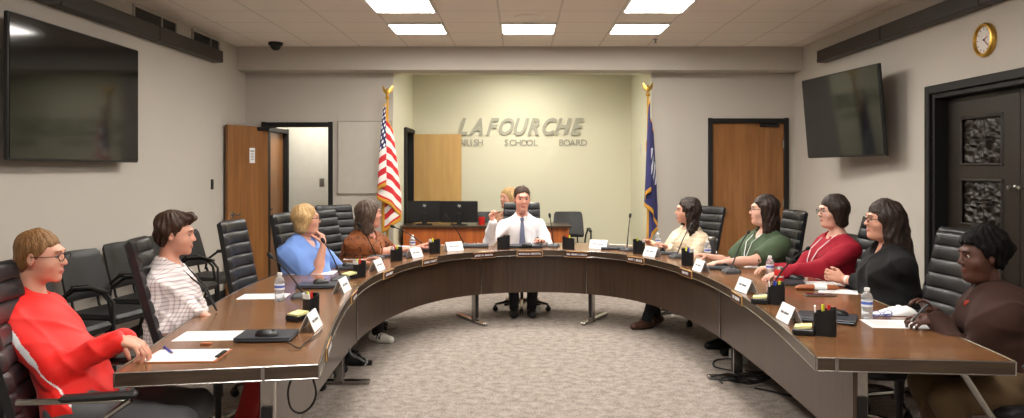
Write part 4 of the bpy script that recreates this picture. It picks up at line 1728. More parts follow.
def guest_chair(loc, rz):
    """black stacking chair with loop arms facing local +y"""
    r = empty('guest_chair', loc, rz)
    MB().box((0, 0.02, 0.455), (0.47, 0.46, 0.06), bevel=0.024).build('seat', MT['leather2'], r)
    rows = []
    for j in range(13):
        t = j / 12
        z = 0.56 + 0.36 * t
        y = -0.20 - 0.10 * t
        row = []
        w = 0.22 * (1 - 0.10 * t * t) * (1 - 0.10 * (t > 0.96) - 0.06 * (t < 0.04))
        th = 0.024 * min(1, (t + 0.03) * 10, (1.03 - t) * 10)
        for i in range(9):
            u = -1 + i / 4
            row.append((u * w, y + 0.03 * u * u + th * (1 if abs(u) < .95 else .4), z))
        for i in range(8, -1, -1):
            u = -1 + i / 4
            row.append((u * w, y + 0.03 * u * u - th * (1 if abs(u) < .95 else .4), z))
        row.append(row[0])
        rows.append(row)
    bk = MB().grid(rows)
    m = len(rows[0]) - 1
    bk.add(rows[0][:m], [tuple(range(m))]).add(rows[-1][:m], [tuple(range(m))[::-1]])
    bk.build('backrest', MT['leather2'], r, angle=60)
    for sx in (-1, 1):
        fr = MB()
        fr.tube([(sx * 0.245, 0.25, 0.0), (sx * 0.25, 0.235, 0.45), (sx * 0.27, 0.22, 0.60), (sx * 0.275, 0.16, 0.665), (sx * 0.27, 0.05, 0.69), (sx * 0.265, -0.08, 0.68), (sx * 0.25, -0.19, 0.60), (sx * 0.235, -0.20, 0.5)], 0.0125, 8)
        fr.build('arm_loop', MT['black'], r)
        MB().tube([(sx * 0.235, -0.19, 0.52), (sx * 0.235, -0.15, 0.43), (sx * 0.24, -0.27, 0.0)], 0.0125, 8).build('leg', MT['black'], r)
        MB().tube([(sx * 0.27, 0.18, 0.668), (sx * 0.27, 0.05, 0.70), (sx * 0.265, -0.08, 0.69)], 0.02, 8, flat=(1.2, 0.7)).build('arm_pad', MT['plastic'], r)
    fr = MB()
    fr.tube([(-0.235, 0.2, 0.42), (0.235, 0.2, 0.42)], 0.011, 8).tube([(-0.235, -0.15, 0.42), (0.235, -0.15, 0.42)], 0.011, 8)
    for sx in (-1, 1):
        fr.tube([(sx * 0.238, 0.22, 0.42), (sx * 0.235, -0.17, 0.425)], 0.011, 8)
        fr.tube([(sx * 0.13, -0.16, 0.42), (sx * 0.13, -0.20, 0.5), (sx * 0.13, -0.225, 0.62)], 0.010, 8)
    fr.build('frame', MT['black'], r)
    return r


def place(proto, used, loc, rz, label, cat, grp):
    o = proto if not used else copy_tree(proto)
    o.location = loc
    o.rotation_euler = (0, 0, rz)
    tag(o, label, cat, grp)
    return o

# ------------------------------------------------------------------ chairs in the room
ec = exec_chair((0, 0, 0), 0)
used = False
EXG = 'high backed office chairs around the table'
SEATS = [  # x, y, facing degrees, backrest recline degrees, label
    (-1.72, 3.24, 14, 6, 'black ribbed office chair holding the man in the red jacket'),
    (-1.71, 4.42, 14, 0, 'black ribbed office chair holding the young man in the checked shirt'),
    (-1.67, 5.42, -3, 2, 'empty black ribbed office chair between checked shirt and blue blouse'),
    (-1.58, 6.25, -8, 2, 'black ribbed office chair holding the woman in the blue blouse'),
    (-1.50, 7.17, -25, 0, 'black ribbed office chair holding the woman in the brown patterned blouse'),
    (-1.72, 8.0, -50, 0, 'empty dark office chair behind the woman in brown patterned blouse'),
    (0.02, 8.50, -90, 0, 'black office chair holding the man in white shirt and tie'),
    (1.60, 7.86, 207, 0, 'black ribbed office chair holding the woman in the cream sweater'),
    (2.04, 6.70, 186, 2, 'black ribbed office chair holding the woman in the green blouse'),
    (2.31, 5.92, 184, 0, 'black ribbed office chair holding the woman in the crimson top'),
    (2.42, 5.0, 184, 0, 'black ribbed office chair holding the woman in black'),
    (2.12, 4.36, 181, 2, 'empty black ribbed office chair between woman in black and brown sweater'),
    (2.42, 3.65, 170, 0, 'black office chair holding the person in the brown sweater at the table end'),
]
for x, y, a, rec, lab in SEATS:
    o = place(ec, used, (x, y, 0), math.radians(a - 90), lab, 'office chair', EXG)
    if rec:
        for ch in o.children:
            if ch.name.startswith('backrest'):
                ch.rotation_euler = (math.radians(rec), 0, 0)
    used = True
gc = guest_chair((0, 0, 0), 0)
used = False
GS = [(-3.12, 4.62, -4, 'black guest chair on the left wall, nearest the viewer'), (-3.10, 5.22, -8, 'black guest chair on the left wall, just behind the red jacket'),
      (-3.08, 5.85, -12, 'black guest chair on the left wall between red jacket and checked shirt'), (-3.10, 6.5, -6, 'black guest chair on the left wall hidden behind the checked shirt'),
      (-3.10, 7.12, -6, 'black guest chair on the left wall with its arm beside the checked shirt'), (-3.10, 7.78, -12, 'black guest chair on the left wall closest to the open door'),
      (2.85, 7.35, 182, 'black guest chair by the right wall between green blouse and crimson top'),
      (0.70, 10.95, -88, 'black guest chair at the right end of the desk in the recess'), (-0.42, 10.95, -90, 'black guest chair behind the desk left of the blonde person'),
      (-0.10, 11.0, -90, 'black guest chair holding the blonde person behind the desk')]
for x, y, a, lab in GS:
    place(gc, used, (x, y, 0), math.radians(a - 90), lab, 'chair', 'black guest chairs along the walls')
    used = True

# ------------------------------------------------------------------ things in the recess
dk = empty('reception_desk', (-0.45, 10.65, 0))
tag(dk, 'reddish cherry veneer desk standing in the cream recess', 'desk')
MB().box((0, 0, 0.765), (2.28, 0.62, 0.03), bevel=0.006).build('desktop', MT['band'], dk, smooth=False)
MB().box((0, -0.24, 0.375), (2.2, 0.02, 0.745), bevel=0.003).build('front_panel', MT['desk'], dk, smooth=False)
for s in (-1, 1):
    MB().box((s * 1.09, 0, 0.375), (0.025, 0.56, 0.75), bevel=0.003).build('side_panel', MT['desk'], dk, smooth=False)


def monitor(x, y, rz, w, lab):
    m = empty('monitor', (x, y, 0.78), rz)
    tag(m, lab, 'monitor', 'monitors on the recess desk')
    MB().box((0, 0, 0.175), (w, 0.03, 0.29), bevel=0.008).build('housing', MT['plastic'], m, smooth=False)
    MB().box((0, 0.017, 0.177), (w - 0.02, 0.003, 0.27)).build('screen', MT['screen'], m, smooth=False)
    q = Vector((0, -1, 0)).to_track_quat('Z', 'Y').to_matrix()
    lg = MB().lathe([(0, 0.0155), (0.026, 0.0155), (0.026, 0.018), (0, 0.018)], 24, (0, 0, 0.255), rot=q)
    lg = lg.build('emblem', MT['greyplastic'], m)
    text_obj('emblem_letters', 'hp', 0.042, 0.0005, MT['white'], lg, Matrix.Translation((0, -0.0185, 0.247)) @ Matrix.Rotation(math.pi / 2, 4, 'X'), shear=0.2)
    st = MB().box((0, -0.035, 0.08), (0.06, 0.03, 0.16), bevel=0.008)
    st.box((0, -0.02, 0.006), (0.22, 0.17, 0.012), bevel=0.004)
    st.build('stand', MT['plastic'], m, smooth=False)


monitor(-1.30, 10.62, math.radians(3), 0.46, 'left of the two black monitors seen from behind')
monitor(-0.82, 10.55, math.radians(-3), 0.50, 'right of the two black monitors seen from behind')
o = MB().lathe([(0, 0), (0.04, 0), (0.042, 0.006), (0.046, 0.1), (0.042, 0.1), (0.038, 0.01), (0, 0.008)], 20).build('cup', MT['redp'])
o.location = (-0.52, 10.6, 0.78)
tag(o, 'red cup beside the right monitor on the recess desk', 'cup')

# ------------------------------------------------------------------ flags
def flag_mat(kind):
    m = bpy.data.materials.new('flag_cloth_' + kind)
    m.use_nodes = True
    nt, b = nodes_of(m)
    tc = nt.nodes.new('ShaderNodeTexCoord')
    sp = nt.nodes.new('ShaderNodeSeparateXYZ')
    nt.links.new(tc.outputs['UV'], sp.inputs[0])
    u, v = sp.outputs[0], sp.outputs[1]
    if kind == 'stripes':
        st = math_node(nt, 'LESS_THAN', math_node(nt, 'FRACT', math_node(nt, 'MULTIPLY', v, 6.5)), 0.5)
        col = mixcol(nt, st, lin((232, 226, 220)), lin((196, 28, 36)))
        # canton v < 7/13, u < 0.42
        can = math_node(nt, 'MULTIPLY', math_node(nt, 'LESS_THAN', v, 0.5385), math_node(nt, 'LESS_THAN', u, 0.44))
        # staggered dots as stars
        rows = math_node(nt, 'MULTIPLY', v, 9 / 0.5385)
        rr = math_node(nt, 'FLOOR', rows)
        odd = math_node(nt, 'MULTIPLY', math_node(nt, 'MODULO', rr, 2.0), 0.5)
        cu = math_node(nt, 'ADD', math_node(nt, 'MULTIPLY', u, 6 / 0.44), odd)
        du = math_node(nt, 'SUBTRACT', math_node(nt, 'FRACT', cu), 0.5)
        dv = math_node(nt, 'SUBTRACT', math_node(nt, 'FRACT', rows), 0.5)
        d = math_node(nt, 'SQRT', math_node(nt, 'ADD', math_node(nt, 'MULTIPLY', math_node(nt, 'MULTIPLY', du, du), 1.6), math_node(nt, 'MULTIPLY', dv, dv)))
        star = math_node(nt, 'LESS_THAN', d, 0.30)
        cc = mixcol(nt, star, lin((30, 34, 84)), lin((235, 235, 235)))
        col = mixcol(nt, can, col, cc)
    else:
        du = math_node(nt, 'SUBTRACT', u, 0.55)
        dv = math_node(nt, 'SUBTRACT', v, 0.45)
        d = math_node(nt, 'SQRT', math_node(nt, 'ADD', math_node(nt, 'MULTIPLY', du, du), math_node(nt, 'MULTIPLY', dv, dv)))
        ring = math_node(nt, 'MULTIPLY', math_node(nt, 'LESS_THAN', d, 0.17), math_node(nt, 'GREATER_THAN', math_node(nt, 'SINE', math_node(nt, 'ADD', math_node(nt, 'MULTIPLY', du, 85), math_node(nt, 'MULTIPLY', dv, 38))), -0.3))
        col = mixcol(nt, ring, lin((36, 36, 92)), lin((200, 202, 214)))
    nt.links.new(col, b.inputs['Base Color'])
    b.inputs['Roughness'].default_value = 0.7
    b.inputs['Sheen Weight'].default_value = 0.2
    return m


def flag(x, y, ztop, kind, label, sgn, W=0.21, hoist=1.0, fly=1.5, finial_label='gold eagle'):
    r = empty('flag', (x, y, 0))
    tag(r, label, 'flag', None)
    MB().lathe([(0, 0), (0.15, 0), (0.155, 0.02), (0.11, 0.05), (0.04, 0.075), (0.025, 0.13), (0, 0.13)], 28).build('flag_base', MT['gold'], r)
    MB().tube([(0, 0, 0.1), (0, 0, ztop)], 0.0135, 12).build('pole', MT['gold'], r)
    # eagle finial: ball, body, spread wings
    f = MB().lathe([(0, ztop - 0.01), (0.025, ztop), (0.03, ztop + 0.02), (0.012, ztop + 0.04), (0, ztop + 0.04)], 14)
    f.tube([(0, 0, ztop + 0.03), (0, -0.01, ztop + 0.075), (0, -0.005, ztop + 0.12), (0, -0.03, ztop + 0.135)], [0.012, 0.022, 0.012, 0.005], 8)
    for s in (-1, 1):
        f.tube([(s * 0.01, 0, ztop + 0.07), (s * 0.04, 0.01, ztop + 0.11), (s * 0.06, 0.015, ztop + 0.165)], [0.016, 0.02, 0.006], 6, flat=(0.4, 1.2))
    f.build('finial', MT['gold'], r)
    nu, nv = 60, 40
    zt = ztop - 0.06
    P, UV = [], []
    for i in range(nu + 1):
        u = i / nu
        row = []
        for j in range(nv + 1):
            v = j / nv
            gather = 0.10 + 0.90 * min(1, (v * 0.9 + u * 0.45) ** 0.8)   # narrow at the top
            fold = math.sin(u * 15.0 + 1.2 * v)
            xx = gather * (-W * math.sin(2 * math.pi * 1.12 * u) * (0.85 + 0.25 * u) + 0.018 * math.sin(u * 26.0 + 0.8 + v * 1.4) + 0.03 * u)
            yy = -0.14 - 0.02 * gather * fold + 0.12 * u * gather
            zz = zt - v * hoist - (u ** 1.1) * fly * 0.40 * (0.55 + 0.45 * gather) + 0.012 * math.sin(9 * u + 4 * v)
            row.append((xx, yy, zz))
            UV.append((u, v))
        P.append(row)
    nf = 0

    def mif(i, j):
        return 1 if (i >= nu - 2 or j >= nv - 2 or j < 1) else 0
    mb = MB().grid(P, mif=mif)
    me = bpy.data.meshes.new('flag_cloth')
    me.from_pydata(mb.v, [], mb.f)
    me.materials.append(flag_mat(kind))
    me.materials.append(MT['goldcloth'])
    me.polygons.foreach_set('material_index', mb.m)
    uv = me.uv_layers.new(name='UVMap')
    for l in me.loops:
        uv.data[l.index].uv = UV[l.vertex_index]
    me.update()
    me.shade_smooth()
    o = bpy.data.objects.new('flag_cloth', me)
    COL.objects.link(o)
    o.parent = r
    sm = o.modifiers.new('solid', 'SOLIDIFY')
    sm.thickness = 0.003
    # cord with tassels
    c = MB()
    for s, l in ((-1, 0.55), (1, 0.62)):
        c.tube([(0, -0.02, ztop - 0.02), (s * 0.012, -0.05, ztop - 0.25), (s * 0.018, -0.055, ztop - l)], 0.006, 6)
        c.tube([(s * 0.018, -0.055, ztop - l), (s * 0.02, -0.055, ztop - l - 0.05), (s * 0.02, -0.055, ztop - l - 0.13)], [0.012, 0.018, 0.014], 8)
    c.build('tassel_cord', MT['goldcloth'], r)


p = WP(385, 99, 9.6)
flag(p.x + 0.03, 9.6, p.z, 'stripes', 'red and white striped flag with starred blue corner on a gold pole', -1 if False else 1, W=0.14, hoist=1.0, fly=1.5)
p = WP(648, 96, 9.6)
flag(p.x + 0.0, 9.6, p.z, 'navy', 'navy blue flag with gold fringe on a gold pole, right of the recess', 1, W=0.075, hoist=1.1, fly=1.7)

# ------------------------------------------------------------------ objects on the table
TZ = T


def face_in(x, y):
    """angle of the inward direction of the table at a point"""
    i = near_i(x, y)
    n = -nrm_[i]
    return math.atan2(n[1], n[0])


def paper(px, py, rz, label, w=0.216, l=0.279, lines=9, grp='white sheets of paper on the table'):
    p = PT(px, py)
    mb = MB().box((0, 0, 0.001), (l, w, 0.0016))
    for k in range(lines):
        ln = l * (0.36 + 0.36 * ((k * 7) % 5) / 5)
        mb.box((-l * 0.42 + ln / 2 + 0.0, w * 0.36 - k * w * 0.78 / lines, 0.002), (ln, 0.0022, 0.0003), mi=1)
    o = mb.build('paper_sheet', [MT['paper'], MT['ink']], smooth=False)
    o.location = (p.x, p.y, TZ)
    o.rotation_euler = (0, 0, math.radians(rz))
    tag(o, label, 'paper', grp)
    return o


# clipboard with sheet, clip and blue pen
p = PT(186, 356.3)
cb = empty('clipboard', (p.x, p.y, TZ), math.radians(3))
tag(cb, 'brown clipboard with a white sheet on the near left table end', 'clipboard')
MB().box((0, 0, 0.002), (0.325, 0.228, 0.004), bevel=0.001).build('board', MT['tan'], cb, smooth=False)
mb = MB().box((0.002, 0, 0.005), (0.30, 0.216, 0.0016))
for k in range(8):
    mb.box((0.02, 0.07 - k * 0.018, 0.006), (0.16 - 0.02 * (k % 3), 0.002, 0.0003), mi=1)
mb.build('sheet', [MT['paper'], MT['ink']], cb, smooth=False)
MB().box((0.148, 0, 0.009), (0.018, 0.11, 0.008), bevel=0.002).tube([(0.15, -0.05, 0.012), (0.162, -0.02, 0.016), (0.162, 0.02, 0.016), (0.15, 0.05, 0.012)], 0.0025, 6).build('clip', MT['black'], cb)


def pen(p, rz, label, mat, l=0.14, tilt=0.0, cat='pen'):
    R = Matrix.Rotation(rz, 3, 'Z') @ Matrix.Rotation(tilt, 3, 'Y')
    e = empty('pen', tuple(p), 0)
    tag(e, label, cat)
    f = lambda x, z=0: tuple(R @ Vector((x, 0, z)))
    MB().tube([f(-l / 2), f(l * 0.38)], 0.0048, 10).build('barrel', mat, e)
    MB().tube([f(l * 0.38), f(l / 2)], [0.0048, 0.001], 10).build('tip', MT['steel'], e)
    MB().tube([f(-l / 2 + 0.004, 0.006), f(-l / 2 + 0.04, 0.0075)], 0.0015, 6).build('pocket_clip', mat, e)
    return e


p = PT(168.5, 353)
pen((p.x, p.y, TZ + 0.013), math.radians(-50), 'blue pen lying on the clipboard', MT['bluepen'])
paper(209, 336, 5, 'white sheet at the near left behind the clipboard')
paper(264, 296.5, 4, 'white sheet by the bottle in front of the empty chair', w=0.2, l=0.29)
paper(314, 272.8, 3, 'white sheet in front of the woman in blue', w=0.2, l=0.33)
paper(361, 258.4, 8, 'white sheet between blue blouse and brown patterned blouse', w=0.2, l=0.3)
paper(400, 247.2, 4, 'white sheet under the arm of the woman in brown patterned blouse', w=0.25, l=0.36)
paper(412, 250.0, -8, 'white sheet behind the bottle left of the middle', w=0.2, l=0.28)
paper(539, 245.2, 2, 'white sheet under the hand of the man in white', w=0.16, l=0.22)
paper(668, 247.5, -10, 'white sheet left of the woman in the cream sweater', w=0.2, l=0.28)
paper(702, 252, -14, 'white sheet behind the organizer right of the cream sweater', w=0.2, l=0.28)
paper(738, 264, -14, 'white sheet nearest the hand of the woman in green', w=0.2, l=0.27)
paper(762, 266.5, -8, 'large white sheet right of the woman in green', w=0.216, l=0.3)
paper(795, 271, -8, 'white sheet in front of the woman in crimson', w=0.2, l=0.3)
paper(816, 283.5, -8, 'white sheet under the clasped hands of the woman in black', w=0.2, l=0.36)
paper(838, 291.5, -22, 'white sheet left of the woman in black, beside the folded case', w=0.18, l=0.24)
paper(896, 324.2, -7, 'large white sheet under the hands of the person in brown', w=0.216, l=0.30)


def bottle(px, py, hpx, label):
    p = PT(px, py)
    s = (py - CY) / (H - TZ)
    h = hpx / s
    k = h / 0.165
    e = empty('water_bottle', (p.x, p.y, TZ))
    tag(e, label, 'bottle', 'small water bottles on the table')
    r = 0.029 * k
    prof = [(0, 0.002), (r * .8, 0), (r, 0.006), (r, 0.02)]
    for i in range(4):
        z = 0.024 + i * 0.010
        prof += [(r * 0.95, z), (r, z + 0.005)]
    prof += [(r * .97, 0.066), (r * .97, 0.105), (r, 0.108), (r * .98, 0.120), (r * 0.75, 0.136), (r * 0.42, 0.146), (r * 0.40, 0.152)]
    prof = [(a, z * k) for a, z in prof]
    MB().lathe(prof, 24).build('bottle_body', MT['water'], e)
    MB().lathe([(r * 1.01, 0.068 * k), (r * 1.01, 0.08 * k), (r * 1.01, 0.094 * k), (r * 1.01, 0.104 * k)], 24, mis=[0, 1, 0]).build('bottle_label', [MT['labelwhite'], MT['bottlelabel']], e)
    MB().lathe([(0, 0.15 * k), (r * 0.5, 0.15 * k), (r * 0.5, 0.165 * k), (r * 0.44, 0.167 * k), (0, 0.167 * k)], 20).build('bottle_cap', MT['cap'], e)


bottle(279.5, 301, 28, 'water bottle beside the sheet before the empty left chair')
bottle(412.5, 251, 16, 'water bottle near the elbow of the brown patterned blouse')
bottle(658, 248, 15, 'water bottle left of the woman in the cream sweater')
bottle(707.5, 260, 19, 'water bottle between cream sweater and green blouse')
bottle(770, 278, 22, 'water bottle behind the red can')
bottle(867, 319, 31, 'largest looking water bottle, on the near right table section')
# steel tumbler between cream sweater and green blouse
p = PT(712, 256)
e = empty('steel_tumbler', (p.x, p.y, TZ))
tag(e, 'dark steel tumbler behind the bottle by the closed door', 'tumbler')
MB().lathe([(0, 0), (0.033, 0), (0.036, 0.01), (0.038, 0.15), (0, 0.15)], 24).build('tumbler_body', MT['greyplastic'], e)
MB().lathe([(0, 0.15), (0.039, 0.15), (0.039, 0.17), (0.03, 0.178), (0, 0.178)], 24).build('tumbler_lid', MT['steel'], e)
# red can
p = PT(779, 284)
e = empty('soda_can', (p.x, p.y, TZ))
tag(e, 'red and silver drink can next to the water bottle', 'can')
MB().lathe([(0, 0.004), (0.024, 0), (0.033, 0.01), (0.033, 0.05), (0.033, 0.06), (0.033, 0.105), (0.027, 0.117), (0.026, 0.121), (0.024, 0.118), (0, 0.117)], 24, mis=[1, 1, 0, 2, 0, 1, 1, 1, 1]).build('can_body', [MT['redp'], MT['steel'], MT['white']], e)
MB().box((0.006, 0, 0.119), (0.018, 0.012, 0.002), bevel=0.001).build('pull_tab', MT['steel'], e, smooth=False)


def organizer(px, py, hpx, side, label, notes=True, pens=('yellow', 'redp'), wpx=12.5, tray=True):
    p = PT(px, py)
    s = (py - CY) / (H - TZ)
    h = hpx / s
    w = wpx / s
    a = face_in(p.x, p.y) + math.pi / 2       # local -y looks to the inside of the horseshoe
    e = empty('desk_organizer', (p.x, p.y, TZ), a * 0.6 + (0 if False else 0))
    tag(e, label, 'desk organizer', 'black desk organizers on the table')
    mb = MB()
    poly = []
    for k in range(14):
        t = 2 * math.pi * k / 14
        poly.append((w / 2 * math.copysign(abs(math.cos(t)) ** 0.55, math.cos(t)), 0.034 * math.copysign(abs(math.sin(t)) ** 0.55, math.sin(t))))
    n = len(poly)
    hh = lambda x, y: h * (0.92 + 0.10 * x / (w / 2) * side)
    out = [(x, y, 0) for x, y in poly] + [(x, y, hh(x, y)) for x, y in poly] + [(x * .9, y * .88, hh(x, y)) for x, y in poly] + [(x * .9, y * .88, 0.01) for x, y in poly]
    fs = []
    for r_ in range(3):
        fs += [(r_ * n + i, r_ * n + (i + 1) % n, (r_ + 1) * n + (i + 1) % n, (r_ + 1) * n + i) for i in range(n)]
    fs += [tuple(range(n))[::-1], tuple(range(3 * n, 4 * n))]
    mb.add(out, fs)
    if tray:
        mb.box((side * -(w / 2 + 0.045), 0.01, 0.016), (0.10, 0.085, 0.032), bevel=0.006)
    mb.build('holder', MT['plastic'], e, smooth=False)
    if tray and notes:
        MB().box((side * -(w / 2 + 0.045), 0.005, 0.039), (0.078, 0.078, 0.012), rot=Matrix.Rotation(side * -0.12, 3, 'Y')).build('sticky_notes', MT['postit'], e, smooth=False)
    if notes:
        MB().box((side * -(w / 2 - 0.012), 0.0, h * 0.55), (0.006, 0.05, h * 0.98), rot=Matrix.Rotation(side * -0.08, 3, 'Y')).build('note_pad', MT['paper'], e, smooth=False)
    for k, c in enumerate(pens):
        x = (-0.014 + 0.02 * k) * (1 if w > .08 else .8)
        o = MB().tube([(x, 0, 0.015), (x + 0.006 * (k - 0.5), 0.005, h * 0.97), (x + 0.010 * (k - 0.5), 0.006, h * 1.0 + 0.014)], [0.006, 0.0075, 0.007], 8).build('highlighter', MT[c], None)
        o.location = e.location
        o.rotation_euler = e.rotation_euler
        tag(o, 'marker pen standing in the organizer, ' + ('yellow' if c == 'yellow' else 'red' if c == 'redp' else 'blue') + ', ' + label.split(',')[0].replace('black organizer ', ''), 'marker pen')


organizer(311, 318, 24, 1, 'black organizer between the near left name card and bottle', pens=('yellow', 'redp'), wpx=15.5)
organizer(359.5, 277.5, 16.5, 1, 'black organizer in front of the blue blouse', pens=('yellow', 'redp'))
organizer(396.5, 261, 14, 1, 'black organizer in front of the brown patterned blouse', pens=('redp', 'yellow'), wpx=12, tray=False)
organizer(434.5, 253.5, 14, 1, 'black organizer in front of the two monitors', pens=('yellow',), wpx=11.5, tray=False)
organizer(503.5, 249, 13.5, 1, 'black organizer left of the man in white', pens=(), wpx=13, tray=False, notes=False)
organizer(568.5, 249, 12.5, -1, 'black organizer right of the man in white', pens=('redp', 'yellow'), wpx=12.5, tray=False, notes=False)
organizer(639, 253.5, 14, -1, 'black organizer below the navy flag', pens=('yellow',), wpx=12, tray=False)
organizer(687.5, 265.5, 16.5, -1, 'black organizer in front of the cream sweater', pens=('yellow', 'bluepen'), wpx=12, tray=False)
organizer(776.5, 304, 21, -1, 'black organizer in front of the red can', pens=('yellow', 'bluepen'), wpx=16.5)
organizer(825, 335.5, 28, -1, 'black organizer nearest the right table end', pens=('redp', 'yellow'), wpx=22)


def name_card(px, py, label, wpx, text_bars=1, turn=0.0, spx=None):
    """folded tent card, printed side towards the inside of the horseshoe"""
    p = PT(px, py)
    s = (py - CY) / (H - TZ)
    a = face_in(p.x, p.y) + math.pi / 2 + turn
    w = 0.19
    hh = 0.095
    mb = MB()
    th = 0.0015
    for sg in (-1, 1):
        R = Matrix.Rotation(sg * math.radians(24), 3, 'X')
        mb.box((0, sg * 0.0205, hh / 2 * 0.96), (w, th, hh), rot=R)
        if sg < 0:
            for k in range(11):
                if k in (4,):
                    continue
                mb.box((-0.055 + k * 0.0105, sg * 0.0205 - 0.0015, hh / 2), (0.007, 0.0006, 0.011 if k not in (0, 5) else 0.014), rot=R, mi=1)
    o = mb.build('name_card', [MT['paper'], MT['ink']], smooth=False)
    o.location = (p.x, p.y, TZ)
    o.rotation_euler = (0, 0, a)
    tag(o, label, 'name card', 'white folded name cards along the inner edge')


name_card(311, 329, 'white tent name card on the near left table corner', 17, turn=-0.12)
name_card(342, 291.5, 'white tent name card below the microphone of the blue blouse', 15, turn=-0.1)
name_card(377, 270.5, 'white tent name card between blue blouse and brown patterned blouse', 16)
name_card(414.5, 257.5, 'white tent name card below the brown patterned blouse hands', 16)
name_card(453.5, 250.8, 'white tent name card left of the brown middle plates', 18)
name_card(599, 248.6, 'white tent name card right of the man in white', 18)
name_card(652, 256.4, 'white tent name card in front of the cream sweater', 17)
name_card(701, 271.2, 'white tent name card between cream sweater and green blouse', 17)
name_card(746, 292, 'white tent name card in front of the green blouse', 19, turn=0.15)
name_card(789, 321.5, 'white tent name card beside the near right organizer', 17, turn=0.1)


def microphone(bx, by, tx, ty, ytip, label, base=True):
    p = PT(bx, by)
    tip = WP(tx, ty, ytip)
    e = empty('gooseneck_microphone', (p.x, p.y, TZ))
    tag(e, label, 'microphone', 'gooseneck microphones on the table')
    R = Matrix.Rotation(face_in(p.x, p.y) + math.pi / 2, 3, 'Z')
    mb = MB()
    poly = [(-0.05, -0.06), (0.05, -0.06), (0.06, 0.05), (0.035, 0.07), (-0.035, 0.07), (-0.06, 0.05)]
    n = len(poly)
    vs = []
    for sc, z in ((1, 0.0), (1, 0.016), (0.86, 0.026), (0.5, 0.036)):
        for x, y in poly:
            v = R @ Vector((x * sc, y * sc + 0.01 * (1 - sc), z))
            vs.append(tuple(v))
    fs = [tuple(range(n))[::-1], tuple(range(3 * n, 4 * n))]
    for r_ in range(3):
        fs += [(r_ * n + i, r_ * n + (i + 1) % n, (r_ + 1) * n + (i + 1) % n, (r_ + 1) * n + i) for i in range(n)]
    mb.add(vs, fs)
    q = R @ Vector((0, -0.03, 0.036))
    mb.box(tuple(R @ Vector((0, -0.045, 0.026))), (0.03, 0.018, 0.012), rot=R, bevel=0.003)
    mb.build('microphone_base', MT['greyplastic'], e, smooth=False)
    t = tip - e.location
    a = Vector((0, 0, 0.03))
    pts = []
    for k in range(9):
        f = k / 8
        b = a.lerp(t, f)
        b.z += 0.06 * math.sin(math.pi * f) * (t.length)
        pts.append(b)
    MB().tube(pts, [0.006, 0.006, 0.0055, 0.005, 0.005, 0.0045, 0.0045, 0.0045, 0.0045], 8).build('gooseneck', MT['black'], e)
    d = (pts[-1] - pts[-2]).normalized()
    MB().tube([pts[-1] - d * 0.012, pts[-1], pts[-1] + d * 0.022, pts[-1] + d * 0.036, pts[-1] + d * 0.042], [0.006, 0.012, 0.0145, 0.011, 0.004], 12).build('microphone_head', MT['rubber'], e)


microphone(303, 298, 272, 257, 4.95, 'gooseneck microphone leaning left over the near left table part')
microphone(341, 281, 324, 242, 5.75, 'gooseneck microphone held before the blue blouse')
microphone(376, 259, 360, 226, 6.9, 'gooseneck microphone in front of the brown patterned blouse')
microphone(428, 251.5, 394, 227, 7.6, 'gooseneck microphone arching left below the striped flag')
microphone(464, 246.5, 447, 217, 8.0, 'gooseneck microphone in front of the right monitor')
microphone(553.5, 247, 550, 217, 8.05, 'gooseneck microphone right of the man in white')
microphone(627, 251, 630, 217, 7.8, 'upright gooseneck microphone left of the navy flag')
microphone(677, 258, 691, 225, 7.3, 'gooseneck microphone crossing the cream sweater')
microphone(731, 273, 748, 233, 6.5, 'gooseneck microphone crossing the green blouse')
microphone(766, 300, 807, 249, 5.3, 'gooseneck microphone reaching right toward the crimson top')

# closed laptops and mice
def laptop(px, py, rz, label, w=0.32, d=0.22):
    p = PT(px, py)
    e = empty('laptop', (p.x, p.y, TZ), rz)
    tag(e, label, 'laptop', 'closed dark laptops on the table')
    MB().box((0, 0, 0.010), (w, d, 0.012), bevel=0.004).build('laptop_base', MT['laptop'], e, smooth=False)
    MB().box((0, 0.001, 0.0205), (w, d - 0.002, 0.008), bevel=0.003).build('laptop_lid', MT['laptop'], e, smooth=False)
    MB().tube([(-w * .35, d / 2 - 0.004, 0.016), (w * .35, d / 2 - 0.004, 0.016)], 0.006, 8).build('hinge', MT['plastic'], e)
    return e


def mouse(px, py, z, rz, label):
    p = PT(px, py, z)
    e = empty('computer_mouse', (p.x, p.y, z), rz)
    tag(e, label, 'computer mouse', 'black computer mice')
    P = []
    for i in range(11):
        a = math.pi * i / 10
        row = []
        for j in range(13):
            t = math.pi * j / 12
            x = -0.054 * math.cos(a)
            rr = math.sin(a) ** 0.6
            row.append((x, 0.031 * rr * -math.cos(t), 0.036 * rr * math.sin(t) ** 0.8 * (0.78 - 0.22 * math.cos(a) * -1)))
        P.append(row)
    MB().grid(P).build('mouse_shell', MT['plastic'], e)
    MB().box((0.03, 0, 0.027), (0.016, 0.006, 0.008), bevel=0.002).build('scroll_wheel', MT['greyplastic'], e, smooth=False)
    return e


